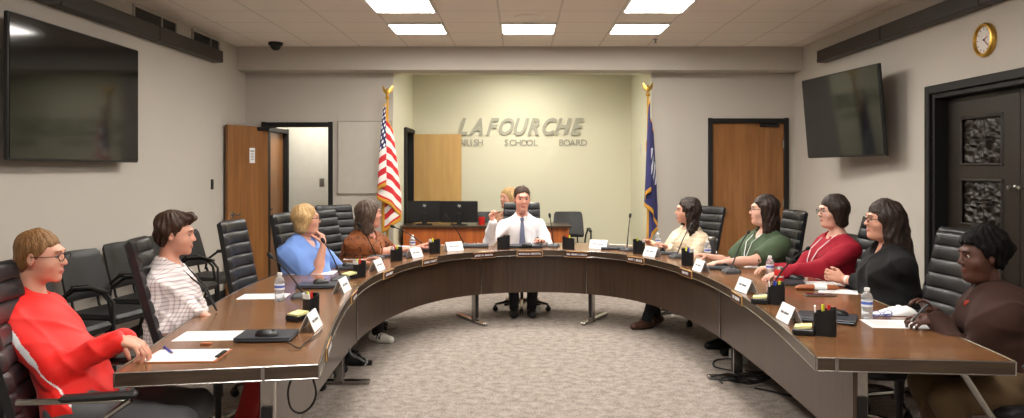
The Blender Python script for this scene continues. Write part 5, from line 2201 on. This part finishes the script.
LT = TZ + 0.025
laptop(267, 338.5, math.radians(3), 'closed dark laptop on the near left table part', 0.26, 0.20)
mouse(267, 336.5 - 1, LT, 0.0, 'black mouse lying on the near left laptop')
laptop(319, 287, math.radians(4), 'closed dark laptop under the blue blouse microphone', 0.28, 0.2)
mouse(321, 283, LT, 0.3, 'black mouse behind the left organizer')
laptop(352, 268.5, math.radians(20), 'closed dark laptop behind the organizer before the blue blouse', 0.24, 0.2)
mouse(349, 266, LT, 0.4, 'black mouse left of the organizer before the blue blouse')
laptop(397, 256, math.radians(12), 'closed dark laptop before the brown patterned blouse', 0.3, 0.2)
laptop(474, 246.8, math.radians(2), 'closed dark laptop left of the middle seat', 0.3, 0.2)
laptop(525, 247.2, 0.0, 'closed dark laptop in front of the man in white', 0.36, 0.22)
mouse(527, 245.8, LT, 0.0, 'black mouse in front of the tie')
laptop(613, 249, math.radians(-6), 'closed dark laptop left of the upright microphone', 0.24, 0.2)
laptop(663, 253.5, math.radians(-12), 'closed dark laptop before the cream sweater', 0.28, 0.2)
mouse(665, 251, LT, -0.2, 'black mouse before the cream sweater')
laptop(717, 268.5, math.radians(-20), 'closed dark laptop left of the green blouse', 0.28, 0.2)
mouse(721, 265, LT, -0.3, 'black mouse on the laptop left of the green blouse')
laptop(789, 284, math.radians(-14), 'closed dark laptop behind the red can organizer', 0.2, 0.18)
mouse(797, 279, LT, -0.3, 'black mouse between the red can and the crimson top')
laptop(826, 320, math.radians(-28), 'closed dark laptop behind the nearest right organizer', 0.30, 0.22)
mouse(838, 314.5, LT, -0.4, 'black mouse on the laptop nearest the right end')
# tan glasses case with white band, phone, tissue, pen
p = PT(818, 290)
e = empty('glasses_case', (p.x, p.y, TZ), math.radians(-3))
tag(e, 'tan leather case with a white paper band on the right table', 'case')
MB().tube([(-0.15, 0.0, 0.014), (-0.12, 0, 0.018), (0, 0, 0.02), (0.11, 0.0, 0.018), (0.135, 0, 0.013)], [0.012, 0.022, 0.026, 0.022, 0.01], 14, flat=(1.2, 0.75)).build('case_body', MT['tan'], e)
MB().tube([(-0.03, 0.0, 0.02), (0.05, 0, 0.02)], 0.029, 16, flat=(1.2, 0.78)).build('paper_band', MT['paper'], e)
p = PT(820, 295.5)
e = empty('phone', (p.x, p.y, TZ), math.radians(-4))
tag(e, 'slim grey phone lying in front of the tan case', 'phone')
MB().box((0, 0, 0.005), (0.19, 0.075, 0.009), bevel=0.003).build('phone_body', MT['steel'], e, smooth=False)
MB().box((0, 0, 0.0098), (0.18, 0.066, 0.0008)).build('phone_screen', MT['screen'], e, smooth=False)
P = []
rng = random.Random(4)
for i in range(15):
    row = []
    for j in range(9):
        u, v = i / 14 - 0.5, j / 8 - 0.5
        g = math.sqrt(max(0, 1 - (2 * u) ** 2)) * math.sqrt(max(0, 1 - (2 * v) ** 2))
        row.append((u * 0.26 + rng.uniform(-.004, .004), v * 0.12 + rng.uniform(-.004, .004), 0.002 + (0.045 + 0.02 * math.sin(9 * u + 5 * v) + rng.uniform(-.006, .006)) * g * (0.6 + u)))
    P.append(row)
p = PT(892, 314.5)
o = MB().grid(P).build('tissue', MT['paper'])
sm = o.modifiers.new('solid', 'SOLIDIFY'); sm.thickness = 0.002; sm.offset = 1
o.location = (p.x, p.y, TZ)
tag(o, 'crumpled white tissue beside the writing hand in brown', 'tissue')
p = PT(882, 317.5)
e = empty('eyeglasses', (p.x, p.y, TZ + 0.003), math.radians(5))
tag(e, 'folded blue rimmed eyeglasses in front of the tissue', 'eyeglasses')
mb = MB()
for s in (-1, 1):
    mb.tube([(s * 0.034 + 0.024 * math.cos(t), 0.0, 0.018 + 0.016 * math.sin(t)) for t in np.linspace(0, 2 * math.pi, 16, endpoint=False)], 0.002, 6, closed=True)
    mb.tube([(s * 0.06, 0, 0.022), (s * 0.058, 0.02, 0.01), (s * -0.05, 0.024, 0.004)], 0.0022, 6)
mb.tube([(-0.01, 0, 0.02), (0, 0, 0.024), (0.01, 0, 0.02)], 0.002, 6)
mb.build('frame', MT['bluepen'], e)
pk = MB().box((0, 0, 0.004), (0.05, 0.03, 0.008), bevel=0.003)
o = pk.build('eraser', MT['tan'], smooth=False)
p = PT(206, 344.5)
o.location = (p.x, p.y, TZ)
tag(o, 'small tan clip at the edge of the near left sheet', 'clip')


def cable(name, pts, r, label, mat=None, cat='cable', grp=None):
    # smooth the path
    P = [np.array(p, float) for p in pts]
    Q = []
    for i in range(len(P) - 1):
        p0, p1, p2, p3 = P[max(i - 1, 0)], P[i], P[i + 1], P[min(i + 2, len(P) - 1)]
        for t in np.linspace(0, 1, 8, endpoint=False):
            Q.append(0.5 * ((2 * p1) + (-p0 + p2) * t + (2 * p0 - 5 * p1 + 4 * p2 - p3) * t * t + (-p0 + 3 * p1 - 3 * p2 + p3) * t ** 3))
    Q.append(P[-1])
    o = MB().tube([tuple(q) for q in Q], r, 8).build(name, mat or MT['rubber'])
    tag(o, label, cat, grp)
    return o


# hanging cable loops
yl = 3.32
cable('cable', [WP(292, 377, yl), WP(288, 392, yl), WP(291, 408, yl), WP(301, 413, yl), WP(312, 405, yl), WP(316, 392, yl), WP(312, 376, yl)], 0.0045, 'black cable loop hanging under the near left table end')
cable('cable', [PT(288, 342, T + .02), PT(298, 348, T + .006), PT(305, 343, T + .006), PT(318, 334, T + .006), PT(322, 329, T + .006)], 0.003, 'thin black laptop cable across the near left corner')
yr = 3.46
cable('cable', [WP(856, 372, yr), WP(853, 388, yr), WP(853, 404, yr), WP(857, 440, yr)], 0.006, 'black cable hanging left of the near right table leg')
q = PT(760, 300)
cable('cable', [PT(753, 301, .66), PT(752, 303, .58), PT(757, 307, .54), PT(764, 303, .57), PT(766, 299, .64)], 0.004, 'small cable loop on the right panel face')


def fl(px, py, z=0.01):
    return PT(px, py, z)


rng = random.Random(7)
cx0, cy0 = 752, 383
for k in range(5):
    c = fl(750 + rng.uniform(-14, 20), 384 + rng.uniform(-6, 6))
    pts = []
    for t in range(9):
        a = t * 0.9 + k
        rr = 0.10 + 0.05 * math.sin(a * 1.7 + k)
        pts.append((c.x + rr * 1.3 * math.cos(a), c.y + rr * math.sin(a), 0.012 + 0.012 * k * 0.6 + 0.02 * abs(math.sin(a * 1.3))))
    cable('cable', pts, 0.006, 'black cable in the tangle on the floor at the right table leg', grp='tangled cables by the right table leg')
cable('cable', [fl(742, 372, .01), fl(728, 370, .02), fl(714, 366, .012), fl(716, 360, .01), fl(733, 359, .02), fl(742, 362, .05)], 0.006, 'black cable looping left of the tangle by the right leg')
cable('cable', [fl(755, 388, .01), fl(775, 392, .01), fl(793, 396, .01), fl(802, 392, .01)], 0.006, 'black cable running right from the tangle by the right leg')
c = fl(741, 368)
o = MB().box((0, 0, 0.04), (0.10, 0.22, 0.08), bevel=0.008).build('power_adapter', MT['white'], smooth=False)
o.location = (c.x + .05, c.y + .25, 0)
tag(o, 'pale power adapter on the floor behind the right leg', 'power adapter')
# cable with plug at the left leg
a = fl(365, 371 - 7)
cable('cable', [WP(349, 349, 5.0) + Vector((0, 0, 0)), WP(352, 355, 4.9), WP(360, 359, 4.75), WP(367, 363, 4.6), (a.x, a.y + .02, 0.06), (a.x, a.y, 0.02)], 0.006, 'grey cable dropping to the plug by the left table leg', MT['greyplastic'])
o = MB().box((0, 0, 0.025), (0.09, 0.06, 0.05), bevel=0.01).box((0.06, 0, 0.02), (0.05, 0.035, 0.035), bevel=0.006, mi=1).build('plug', [MT['hall'], MT['rubber']], smooth=False)
o.location = (a.x - 0.03, a.y, 0)
tag(o, 'pale floor plug beside the left table leg', 'plug')
p = fl(537, 330)
o = MB().box((0, 0, 0.035), (0.075, 0.06, 0.07), bevel=0.006).build('floor_socket', MT['white'], smooth=False)
o.location = (0.19, 8.35, 0)
tag(o, 'little white box on the floor below the middle seat', 'socket')

# ------------------------------------------------------------------ people
SK = {'fair': skin('skin_fair', (208, 154, 132)), 'pale': skin('skin_pale', (220, 172, 152)), 'pink': skin('skin_pink', (210, 150, 130)), 'dark': skin('skin_dark_shaded', (80, 48, 38))}  # 'dark': dark skin, deepened further to hold the shade on the right
HR = {'sandy': hair_mat('hair_sandy', (92, 62, 34), (142, 104, 62)), 'brown': hair_mat('hair_brown', (34, 22, 15), (72, 48, 32)), 'dark': hair_mat('hair_dark', (20, 14, 12), (58, 42, 35)),
      'blond': hair_mat('hair_blond', (150, 116, 72), (206, 174, 124)), 'black': hair_mat('hair_black', (7, 6, 6), (17, 15, 15), 0.7, 0.12), 'grey': hair_mat('hair_greybrown', (60, 46, 38), (96, 78, 66))}
MT['denim'] = M('grey_trouser_cloth', (92, 94, 98), 0.85, bump=(500, 0.3))
MT['darkcloth'] = M('dark_trouser_cloth', (26, 27, 32), 0.85, bump=(500, 0.3))
MT['khaki'] = M('khaki_cloth_shaded', (86, 67, 44), 0.85, bump=(500, 0.3))  # khaki toned down, shade of the right side put into the colour
MT['redshorts'] = M('red_trouser_cloth', (150, 30, 28), 0.85, bump=(500, 0.3))
MT['redjacket'] = M('red_jacket_cloth', (232, 26, 20), 0.6, var=(6, 0.04), bump=(30, 0.10), sheen=0.1)
MT['whitecloth'] = M('white_shirt_cloth', (232, 232, 236), 0.75, bump=(40, 0.12))
MT['greencloth'] = M('green_blouse_cloth', (66, 84, 60), 0.8, bump=(40, 0.15))
MT['crimson'] = M('crimson_knit', (152, 10, 38), 0.8, bump=(300, 0.25))
MT['blackcloth'] = M('black_knit', (14, 14, 16), 0.9, bump=(300, 0.25))
MT['brownknit'] = M('brown_knit_shaded', (50, 26, 18), 0.9, bump=(300, 0.25))  # brown knit, darkened to carry the shade at the right table end
MT['bluecloth'] = M('blue_blouse_cloth', (110, 146, 214), 0.75, bump=(40, 0.12))
MT['tie'] = M('grey_blue_tie', (98, 104, 130), 0.6, bump=(400, 0.2))
MT['sneaker'] = M('white_leather', (220, 216, 208), 0.5)
MT['brownshoe'] = M('brown_shoe', (70, 42, 30), 0.5)


def check_mat():
    m = M('checked_shirt_cloth', (220, 214, 214), 0.8)
    nt, b = nodes_of(m)
    o = sep_obj(nt)
    def ln(v, p, w):
        return math_node(nt, 'GREATER_THAN', math_node(nt, 'ABSOLUTE', math_node(nt, 'SUBTRACT', math_node(nt, 'FRACT', math_node(nt, 'DIVIDE', v, p)), 0.5)), w)
    a = ln(o[2], 0.021, 0.34)
    h = math_node(nt, 'ADD', o[1], math_node(nt, 'MULTIPLY', o[0], 0.6))
    c = ln(h, 0.021, 0.34)
    s = math_node(nt, 'MULTIPLY', math_node(nt, 'ADD', a, c), 0.34)
    nt.links.new(mixcol(nt, s, lin((226, 218, 218)), lin((112, 92, 104))), b.inputs['Base Color'])
    return m


def pattern_mat(name, c1, c2, scale, thr=0.5, dist=2.0):
    m = M(name, c1, 0.8)
    nt, b = nodes_of(m)
    tc = nt.nodes.new('ShaderNodeTexCoord')
    n = nt.nodes.new('ShaderNodeTexNoise')
    n.inputs['Scale'].default_value = scale
    n.inputs['Distortion'].default_value = dist
    n.inputs['Detail'].default_value = 1
    nt.links.new(tc.outputs['Object'], n.inputs['Vector'])
    g = math_node(nt, 'LESS_THAN', math_node(nt, 'ABSOLUTE', math_node(nt, 'SUBTRACT', n.outputs['Fac'], thr)), 0.03)
    nt.links.new(mixcol(nt, g, lin(c1), lin(c2)), b.inputs['Base Color'])
    return m


def knit_mat():
    m = M('cream_cable_knit', (222, 204, 176), 0.9)
    nt, b = nodes_of(m)
    tc = nt.nodes.new('ShaderNodeTexCoord')
    w = nt.nodes.new('ShaderNodeTexWave')
    w.bands_direction = 'Z'
    w.inputs['Scale'].default_value = 9
    w.inputs['Distortion'].default_value = 6.0
    w.inputs['Detail Scale'].default_value = 4
    nt.links.new(tc.outputs['Object'], w.inputs['Vector'])
    nt.links.new(mixcol(nt, w.outputs['Fac'], lin((208, 188, 160)), lin((226, 210, 186))), b.inputs['Base Color'])
    bp = nt.nodes.new('ShaderNodeBump')
    bp.inputs['Strength'].default_value = 0.35
    bp.inputs['Distance'].default_value = 0.006
    nt.links.new(w.outputs['Fac'], bp.inputs['Height'])
    nt.links.new(bp.outputs['Normal'], b.inputs['Normal'])
    return m


MT['checked'] = check_mat()
MT['paisley'] = pattern_mat('brown_patterned_cloth', (130, 72, 32), (60, 31, 18), 11)
MT['knit'] = knit_mat()


def segdist(X, a, b):
    ab = b - a
    h = np.clip((X - a) @ ab / (ab @ ab), 0, 1)
    return np.linalg.norm(X - a - h[:, None] * ab, axis=1)


def red_paint(fc, I):
    """white piping panel down the right flank and along the raglan of the jacket"""
    r = np.zeros(len(fc), int)
    s = 1
    sh, nb, hip, ch = I['sh'][s], I['nb'], I['hip'], I['chest']
    p0 = V(0.14, -0.06, sh[2] - 0.10)
    p1 = V(0.17, -0.02, hip[2] + 0.22)
    p2 = V(0.175, 0.05, hip[2] + 0.05)
    z = fc[:, 2]
    ax = np.interp(z, [hip[2], nb[2]], [hip[1], nb[1]])
    d = np.abs(fc[:, 1] - ax - np.interp(z, [0.5, 0.60, 0.74, 0.92], [0.09, 0.05, -0.005, -0.045]))
    wd = np.interp(z, [0.5, 0.73, 0.75, 0.92], [0.004, 0.006, 0.019, 0.014])
    m = (d < wd) & (np.abs(fc[:, 0]) > 0.06) & (z < 0.93)
    r[m] = 1
    for q in (-1, 1):
        d2 = segdist(fc, nb + V(q * 0.05, 0.06, 0.01), I['sh'][q] + V(0, 0.09, -0.06))
        r[(d2 < 0.012) & (fc[:, 1] > 0.03)] = 1
    return r


def stripe_jacket_collar():
    pass


# 1 red jacket
h1 = WP(41, 257, 3.42)
root, I = person('man in a red zip jacket with glasses seated at the near left table end', None, 8, h1,
                 dict(mat=MT['redjacket'], mats=[MT['whitecloth']], paint=red_paint, sleeve='long', loose=0.022, off=0.018, neck=0.060, collar=MT['redjacket'], name='jacket', amp=0.0045),
                 dict(fn=hair_short, mat=HR['sandy'], t=0.010, amp=0.0016, fringe=0.006), SK['fair'], head_yaw=8, head_pitch=-2, hips=(-1.84, 3.28),
                 hands={1: tuple(WP(119, 340, 3.24)), -1: tuple(WP(124, 338, 3.46))}, hand_d={1: (1, 0.1, -0.35), -1: (1, -0.2, -0.3)}, b=0.98, hs=0.94, trousers=MT['denim'], shoes=MT['rubber'], glasses=MT['black'], belly=0.02, res=0.0058, curls=(0.6, 0.7),
                 poles={1: (0.35, -0.45, -1.0)})
e_, w_ = I['wr'][1]
MB().tube([tuple(w_ + (e_ - w_) * 0.07), tuple(w_ + (e_ - w_) * 0.18)], 0.034, 16).build('wristwatch', MT['rubber'], root)

# 2 checked shirt
h2 = WP(176, 235, 4.42)
root, I = person('young man in a checked button shirt with swept dark hair', None, 4, h2,
                 dict(mat=MT['checked'], sleeve='long', loose=0.02, off=0.018, collar=MT['checked'], amp=0.0045),
                 dict(fn=hair_short, mat=HR['brown'], t=0.030, amp=0.003, fringe=-0.004, tufts=[(0, 0.06, 0.115, 0.035), (0.03, 0.07, 0.10, 0.03), (-0.03, 0.07, 0.105, 0.03), (0, -0.06, 0.10, 0.05), (0.0, 0.095, 0.10, 0.022)]), SK['fair'],
                 head_yaw=12, head_pitch=-3, hips=(-1.84, 4.37), hands={1: tuple(WP(196, 311, 4.30)), -1: tuple(WP(198, 308, 4.5))}, hand_d={1: (1, 0.2, -0.5), -1: (1, -0.3, -0.4)}, b=0.95, hs=0.94, trousers=MT['redshorts'], shoes=MT['rubber'], res=0.0068, curls=(1.0, 1.0), poles={1: (0.3, -0.6, -1.0)})
e_, w_ = I['wr'][1]
MB().tube([tuple(w_ + (e_ - w_) * 0.06), tuple(w_ + (e_ - w_) * 0.13)], 0.034, 16).build('bracelet', MT['rubber'], root)
mb = MB().tube([tuple(I['nb'] + V(-0.05, 0.07, 0.0)), tuple(I['chest'] + V(-0.02, 0.16, 0.02)), tuple(I['waist'] + V(0, 0.18, 0.05))], 0.005, 6)
mb.tube([tuple(I['nb'] + V(0.05, 0.07, 0.0)), tuple(I['chest'] + V(0.02, 0.16, 0.02)), tuple(I['waist'] + V(0, 0.18, 0.05))], 0.005, 6)
mb.build('lanyard', MT['rubber'], root)

# 3 blue blouse, hand raised to the chin
h3 = WP(307, 219, 6.18)
root, I = person('woman in a light blue blouse with a blond bob, hand at her chin', None, -22, h3,
                 dict(mat=MT['bluecloth'], sleeve='short', loose=0.026, off=0.022, collar=MT['bluecloth'], v=0.05, name='blouse', amp=0.005),
                 dict(fn=hair_long, mat=HR['blond'], w=0.022, len=0.07, fringe=0.045, open=0.03, amp=0.0016), SK['fair'], head_yaw=18, hips=(-1.70, 6.14),
                 hands={1: tuple(h3 + Vector((0.16, -0.12, -0.20))), -1: (-1.28, 6.38, 0.775)}, b=1.12, hs=0.92, female=True, fat=0.006, belly=0.05, bust=1.0, trousers=MT['darkcloth'], glasses=MT['black'],
                 poles={1: (0.1, 0.25, -1.0)}, curls=(0.3, 1.2), hand_d={1: (-0.15, 0.2, 1)}, hand_n={1: (-1, 0.2, 0.1)}, feet={})
# 4 brown patterned blouse
h4 = WP(370, 214, 7.15)
root, I = person('woman in a brown patterned blouse with long dark hair, arm stretched over the table', None, -25, h4,
                 dict(mat=MT['paisley'], sleeve='short', loose=0.026, off=0.022, v=0.03, name='blouse', amp=0.005),
                 dict(fn=hair_long, mat=HR['grey'], w=0.026, len=0.14, fringe=0.06, open=0.028, flare=0.012, part=True, amp=0.003,
                      extra=[(V(0.05, -0.07, -0.05), V(0.08, -0.10, -0.20), 0.05, 0.035), (V(-0.05, -0.07, -0.05), V(-0.07, -0.08, -0.2), 0.05, 0.03)]), SK['pink'], head_yaw=25, hips=(-1.53, 7.20),
                 hands={1: (-0.98, 7.35, 0.775), -1: (-0.98, 7.55, 0.775)}, b=1.2, hs=0.97, female=True, fat=0.006, belly=0.05, bust=1.0, trousers=MT['darkcloth'], shoes=[MT['sneaker'], MT['black']], feet={1: (-1.27, 6.93), -1: (-1.35, 7.45)}, curls=(0.3, 0.3),
                 poles={1: (0.5, -0.2, -1.0)})
# 5 white shirt and tie
h5 = WP(522, 199, 8.36)
root, I = person('smiling man in a white shirt and grey blue tie at the middle of the table', None, -88, h5,
                 dict(mat=MT['whitecloth'], sleeve='long', loose=0.022, off=0.016, collar=MT['whitecloth'], v=0.04, amp=0.004),
                 dict(fn=hair_short, mat=HR['brown'], t=0.012, amp=0.0015, recede=0.004), SK['pink'], head_yaw=-80, head_pitch=-4, hips=(0.02, 8.48),
                 hands={-1: tuple(Vector((0.24, 8.10, 0.775))), 1: tuple(WP(493, 222, 8.1))}, b=1.04, hs=1.07, fat=0.003, trousers=MT['darkcloth'], shoes=MT['rubber'], feet={1: (-0.06, 8.15), -1: (0.12, 8.15)},
                 poles={1: (0.6, 0.2, -1.0), -1: (-0.5, -0.1, -1.0)}, curls=(0.4, 1.4), hand_d={1: (-0.35, 0.0, 1.0)}, hand_n={1: (0.9, -0.4, 0.2)})
nb, ch = I['nb'], I['chest']
tm = MB()
cz = nb + V(0, 0.075, -0.02)
tm.tube([tuple(cz + V(0, 0.008, 0.012)), tuple(cz + V(0, 0.022, -0.012)), tuple(cz + V(0, 0.018, -0.032))], [0.022, 0.020, 0.012], 8, flat=(1, 0.5))
rows = []
for k in range(15):
    t = k / 14
    z = cz[2] - 0.03 - 0.34 * t
    w = 0.016 + 0.026 * t if t < 0.95 else 0.03
    y = np.interp(t, [0, 0.25, 0.6, 1], [cz[1] + 0.02, ch[1] + 0.150, ch[1] + 0.160, ch[1] + 0.165]) + 0.006
    rows.append([(cz[0] - w, y - 0.012, z), (cz[0] - w, y + 0.0, z), (cz[0], y + 0.004, z - (0.0)), (cz[0] + w, y, z), (cz[0] + w, y - 0.012, z), (cz[0] - w, y - 0.012, z)])
tm.grid(rows)
tm.build('necktie', MT['tie'], root, angle=60)

# 6 blonde person behind the desk
h6 = WP(508, 198, 10.75)
person('blonde person in tan seated behind the desk, mostly hidden by the man in white', None, -95, h6,
       dict(mat=M('tan_cloth', (176, 140, 104), 0.8), sleeve='long', name='top'), dict(fn=hair_long, mat=HR['blond'], w=0.024, len=0.15, fringe=0.06, open=0.03, amp=0.002,
       extra=[(V(0.06, 0, -0.05), V(0.08, 0.01, -0.2), 0.035, 0.02), (V(-0.06, 0, -0.05), V(-0.08, 0.01, -0.2), 0.035, 0.02)]), SK['fair'], head_yaw=-140, hips=(-0.10, 10.98), b=1.0, hs=1.12, female=True, trousers=MT['darkcloth'], res=0.009,
       hands={1: (-0.3, 10.72, 0.82), -1: (0.1, 10.72, 0.82)})
# 7 cream sweater
h7 = WP(687, 211, 7.7)
person('woman in a cream cable knit sweater with shoulder length dark hair', None, 212, h7,
       dict(mat=MT['knit'], sleeve='long', loose=0.026, off=0.02, name='sweater', neck=0.058, amp=0.005),
       dict(fn=hair_long, mat=HR['dark'], w=0.022, len=0.16, fringe=0.062, open=0.028, flare=0.012, part=True, amp=0.003, extra=[(V(-0.07, 0.0, -0.1), V(-0.09, 0.045, -0.24), 0.034, 0.016), (V(0.07, -0.03, -0.08), V(0.09, -0.02, -0.22), 0.036, 0.02), (V(0, -0.08, -0.08), V(0, -0.10, -0.2), 0.05, 0.03)]),
       SK['fair'], head_yaw=176, hips=(1.68, 7.8), hands={1: (1.30, 7.78, 0.775), -1: (1.42, 7.40, 0.775)}, b=1.04, hs=1.02, female=True, bust=1.0, trousers=MT['darkcloth'], shoes=MT['brownshoe'], feet={-1: (1.22, 7.5), 1: (1.35, 7.75)})
# 8 green blouse
h8 = WP(763, 210, 6.62)
root, I = person('woman in a green short sleeved blouse with glasses and long black hair', None, 198, h8,
                 dict(mat=MT['greencloth'], sleeve='short', loose=0.028, off=0.02, v=0.07, name='blouse', amp=0.005),
                 dict(fn=hair_long, mat=HR['dark'], w=0.024, len=0.17, fringe=0.062, open=0.02, flare=0.008, amp=0.003, extra=[(V(-0.05, -0.07, -0.1), V(-0.05, -0.04, -0.27), 0.05, 0.03), (V(0.0, -0.09, -0.05), V(-0.02, -0.14, -0.26), 0.055, 0.03), (V(0.07, 0.0, -0.1), V(0.10, 0.09, -0.30), 0.03, 0.015)]),
                 SK['pale'], head_yaw=172, hips=(2.07, 6.66), hands={1: (1.62, 6.8, 0.775), -1: (1.66, 6.35, 0.775)}, b=1.12, hs=0.99, female=True, fat=0.006, belly=0.04, bust=1.0, trousers=MT['darkcloth'], glasses=MT['black'])
nb, ch, wa = I['nb'], I['chest'], I['waist']
mb = MB()
for s in (-1, 1):
    mb.tube([tuple(nb + V(s * 0.06, 0.05, 0.01)), tuple(ch + V(s * 0.04, 0.165, 0.06)), tuple(ch + V(s * 0.02, 0.20, -0.04)), tuple(wa + V(0, 0.20, 0.06))], 0.0035, 6)
mb.build('lanyard', MT['whitecloth'], root)
# 9 crimson top
h9 = WP(832, 211, 5.82)
root, I = person('woman in a crimson sweater with a dark bob and lanyard', None, 190, h9,
                 dict(mat=MT['crimson'], sleeve='long', loose=0.022, off=0.018, neck=0.07, name='sweater', amp=0.005),
                 dict(fn=hair_long, mat=HR['dark'], w=0.022, len=0.075, fringe=0.035, open=0.036, amp=0.0018), SK['pale'], head_yaw=184, head_pitch=-4, hips=(2.34, 5.88),
                 hands={1: (1.92, 5.95, 0.775), -1: (1.86, 5.62, 0.775)}, b=1.06, hs=0.95, female=True, bust=1.1, fat=0.003, belly=0.02, trousers=MT['darkcloth'], glasses=MT['black'])
nb, ch, wa = I['nb'], I['chest'], I['waist']
mb = MB()
for s in (-1, 1):
    mb.tube([tuple(nb + V(s * 0.065, 0.05, 0.0)), tuple(ch + V(s * 0.05, 0.17, 0.05)), tuple(ch + V(s * 0.03, 0.21, -0.03)), tuple(wa + V(0.02, 0.20, 0.07))], 0.0032, 6)
mb.box(tuple(wa + V(0.02, 0.21, 0.03)), (0.055, 0.004, 0.08))
mb.build('lanyard', MT['whitecloth'], root)
# 10 black clothes, hands clasped
h10 = WP(882, 220, 5.02)
hand_c = PT(826, 278, 0.79)
root, I = person('woman in black with long dark hair and clasped hands on the table', None, 180, h10,
                 dict(mat=MT['blackcloth'], sleeve='threequarter', loose=0.028, off=0.024, v=0.05, name='top', amp=0.005),
                 dict(fn=hair_long, mat=HR['dark'], w=0.026, len=0.2, fringe=0.04, open=0.030, flare=0.01, amp=0.0025, extra=[(V(0.0, -0.10, 0.0), V(0.0, -0.17, -0.30), 0.065, 0.05), (V(-0.05, -0.06, -0.1), V(-0.07, -0.10, -0.33), 0.05, 0.03), (V(0.06, -0.04, -0.1), V(0.09, 0.0, -0.30), 0.04, 0.025)]),
                 SK['fair'], head_yaw=178, hips=(2.40, 4.98), hands={1: (hand_c.x + .10, hand_c.y + 0.08, 0.79), -1: (hand_c.x + .10, hand_c.y - 0.05, 0.79)}, b=1.16, hs=0.98, female=True, bust=1.1, belly=0.03, fat=0.004, trousers=MT['darkcloth'], glasses=MT['black'],
                 curls=(1.0, 1.0), hand_d={1: (-1, -0.35, 0.25), -1: (-1, 0.35, 0.25)}, hand_n={1: (-0.35, -1, 0), -1: (-0.35, 1, 0)}, poles={1: (0.4, -0.3, -1), -1: (-0.5, -0.3, -1)})
e_, w_ = I['wr'][-1]
d_ = (w_ - e_) / np.linalg.norm(w_ - e_)
MB().tube([tuple(w_ - d_ * 0.045), tuple(w_ - d_ * 0.03)], 0.031, 16).lathe([(0, 0), (0.02, 0), (0.02, 0.008), (0, 0.009)], 18, tuple(w_ - d_ * 0.038 + V(-0.0, 0, 0.0) + V(0.031, 0, 0.0)), rot=Vector((1, 0, 0)).to_track_quat('Z', 'Y').to_matrix()).build('wristwatch', MT['white'], root)
# 11 brown sweater
h11 = WP(981, 256, 3.78)
wp_ = PT(915, 319, 0.785)
root, I = person('person in a brown sweater with cropped black hair writing at the near right table end', None, 172, h11,
                 dict(mat=MT['brownknit'], sleeve='long', loose=0.022, off=0.022, neck=0.052, name='sweater', amp=0.006),
                 dict(fn=hair_short, mat=HR['black'], t=0.034, amp=0.003, tufts=[(0, -0.09, 0.03, 0.07), (0, -0.05, 0.10, 0.07)]), SK['dark'], head_yaw=178, head_pitch=-4, hips=(2.40, 3.66),
                 hands={-1: (wp_.x + .10, wp_.y + .0, 0.785), 1: (wp_.x + .16, wp_.y + .14, 0.785)}, b=1.12, hs=0.97, female=True, fat=0.004, bust=1.0, belly=0.02, trousers=MT['khaki'], res=0.0065, lip=MT['lipdark'],
                 curls=(0.9, 0.6), poles={-1: (-0.7, -0.35, -0.8), 1: (0.5, -0.3, -1)}, hand_d={-1: (-1, 0.1, -0.05)}, hand_n={-1: (0, 0.5, -0.8)})
pen((wp_.x + 0.02, wp_.y + 0.0, 0.815), math.radians(20), 'dark pen held in the writing hand in brown', MT['greyplastic'], tilt=math.radians(-35 + 180))
nb = I['nb']
MB().tube([tuple(nb + V(-0.055, 0.03, 0.0)), tuple(nb + V(-0.03, 0.075, -0.03)), tuple(nb + V(0, 0.105, -0.06)), tuple(nb + V(0.03, 0.075, -0.03)), tuple(nb + V(0.055, 0.03, 0.0))], [0.012, 0.016, 0.02, 0.016, 0.012], 8).build('neck_scarf', M('orange_red_scarf', (150, 52, 34), 0.8), root)
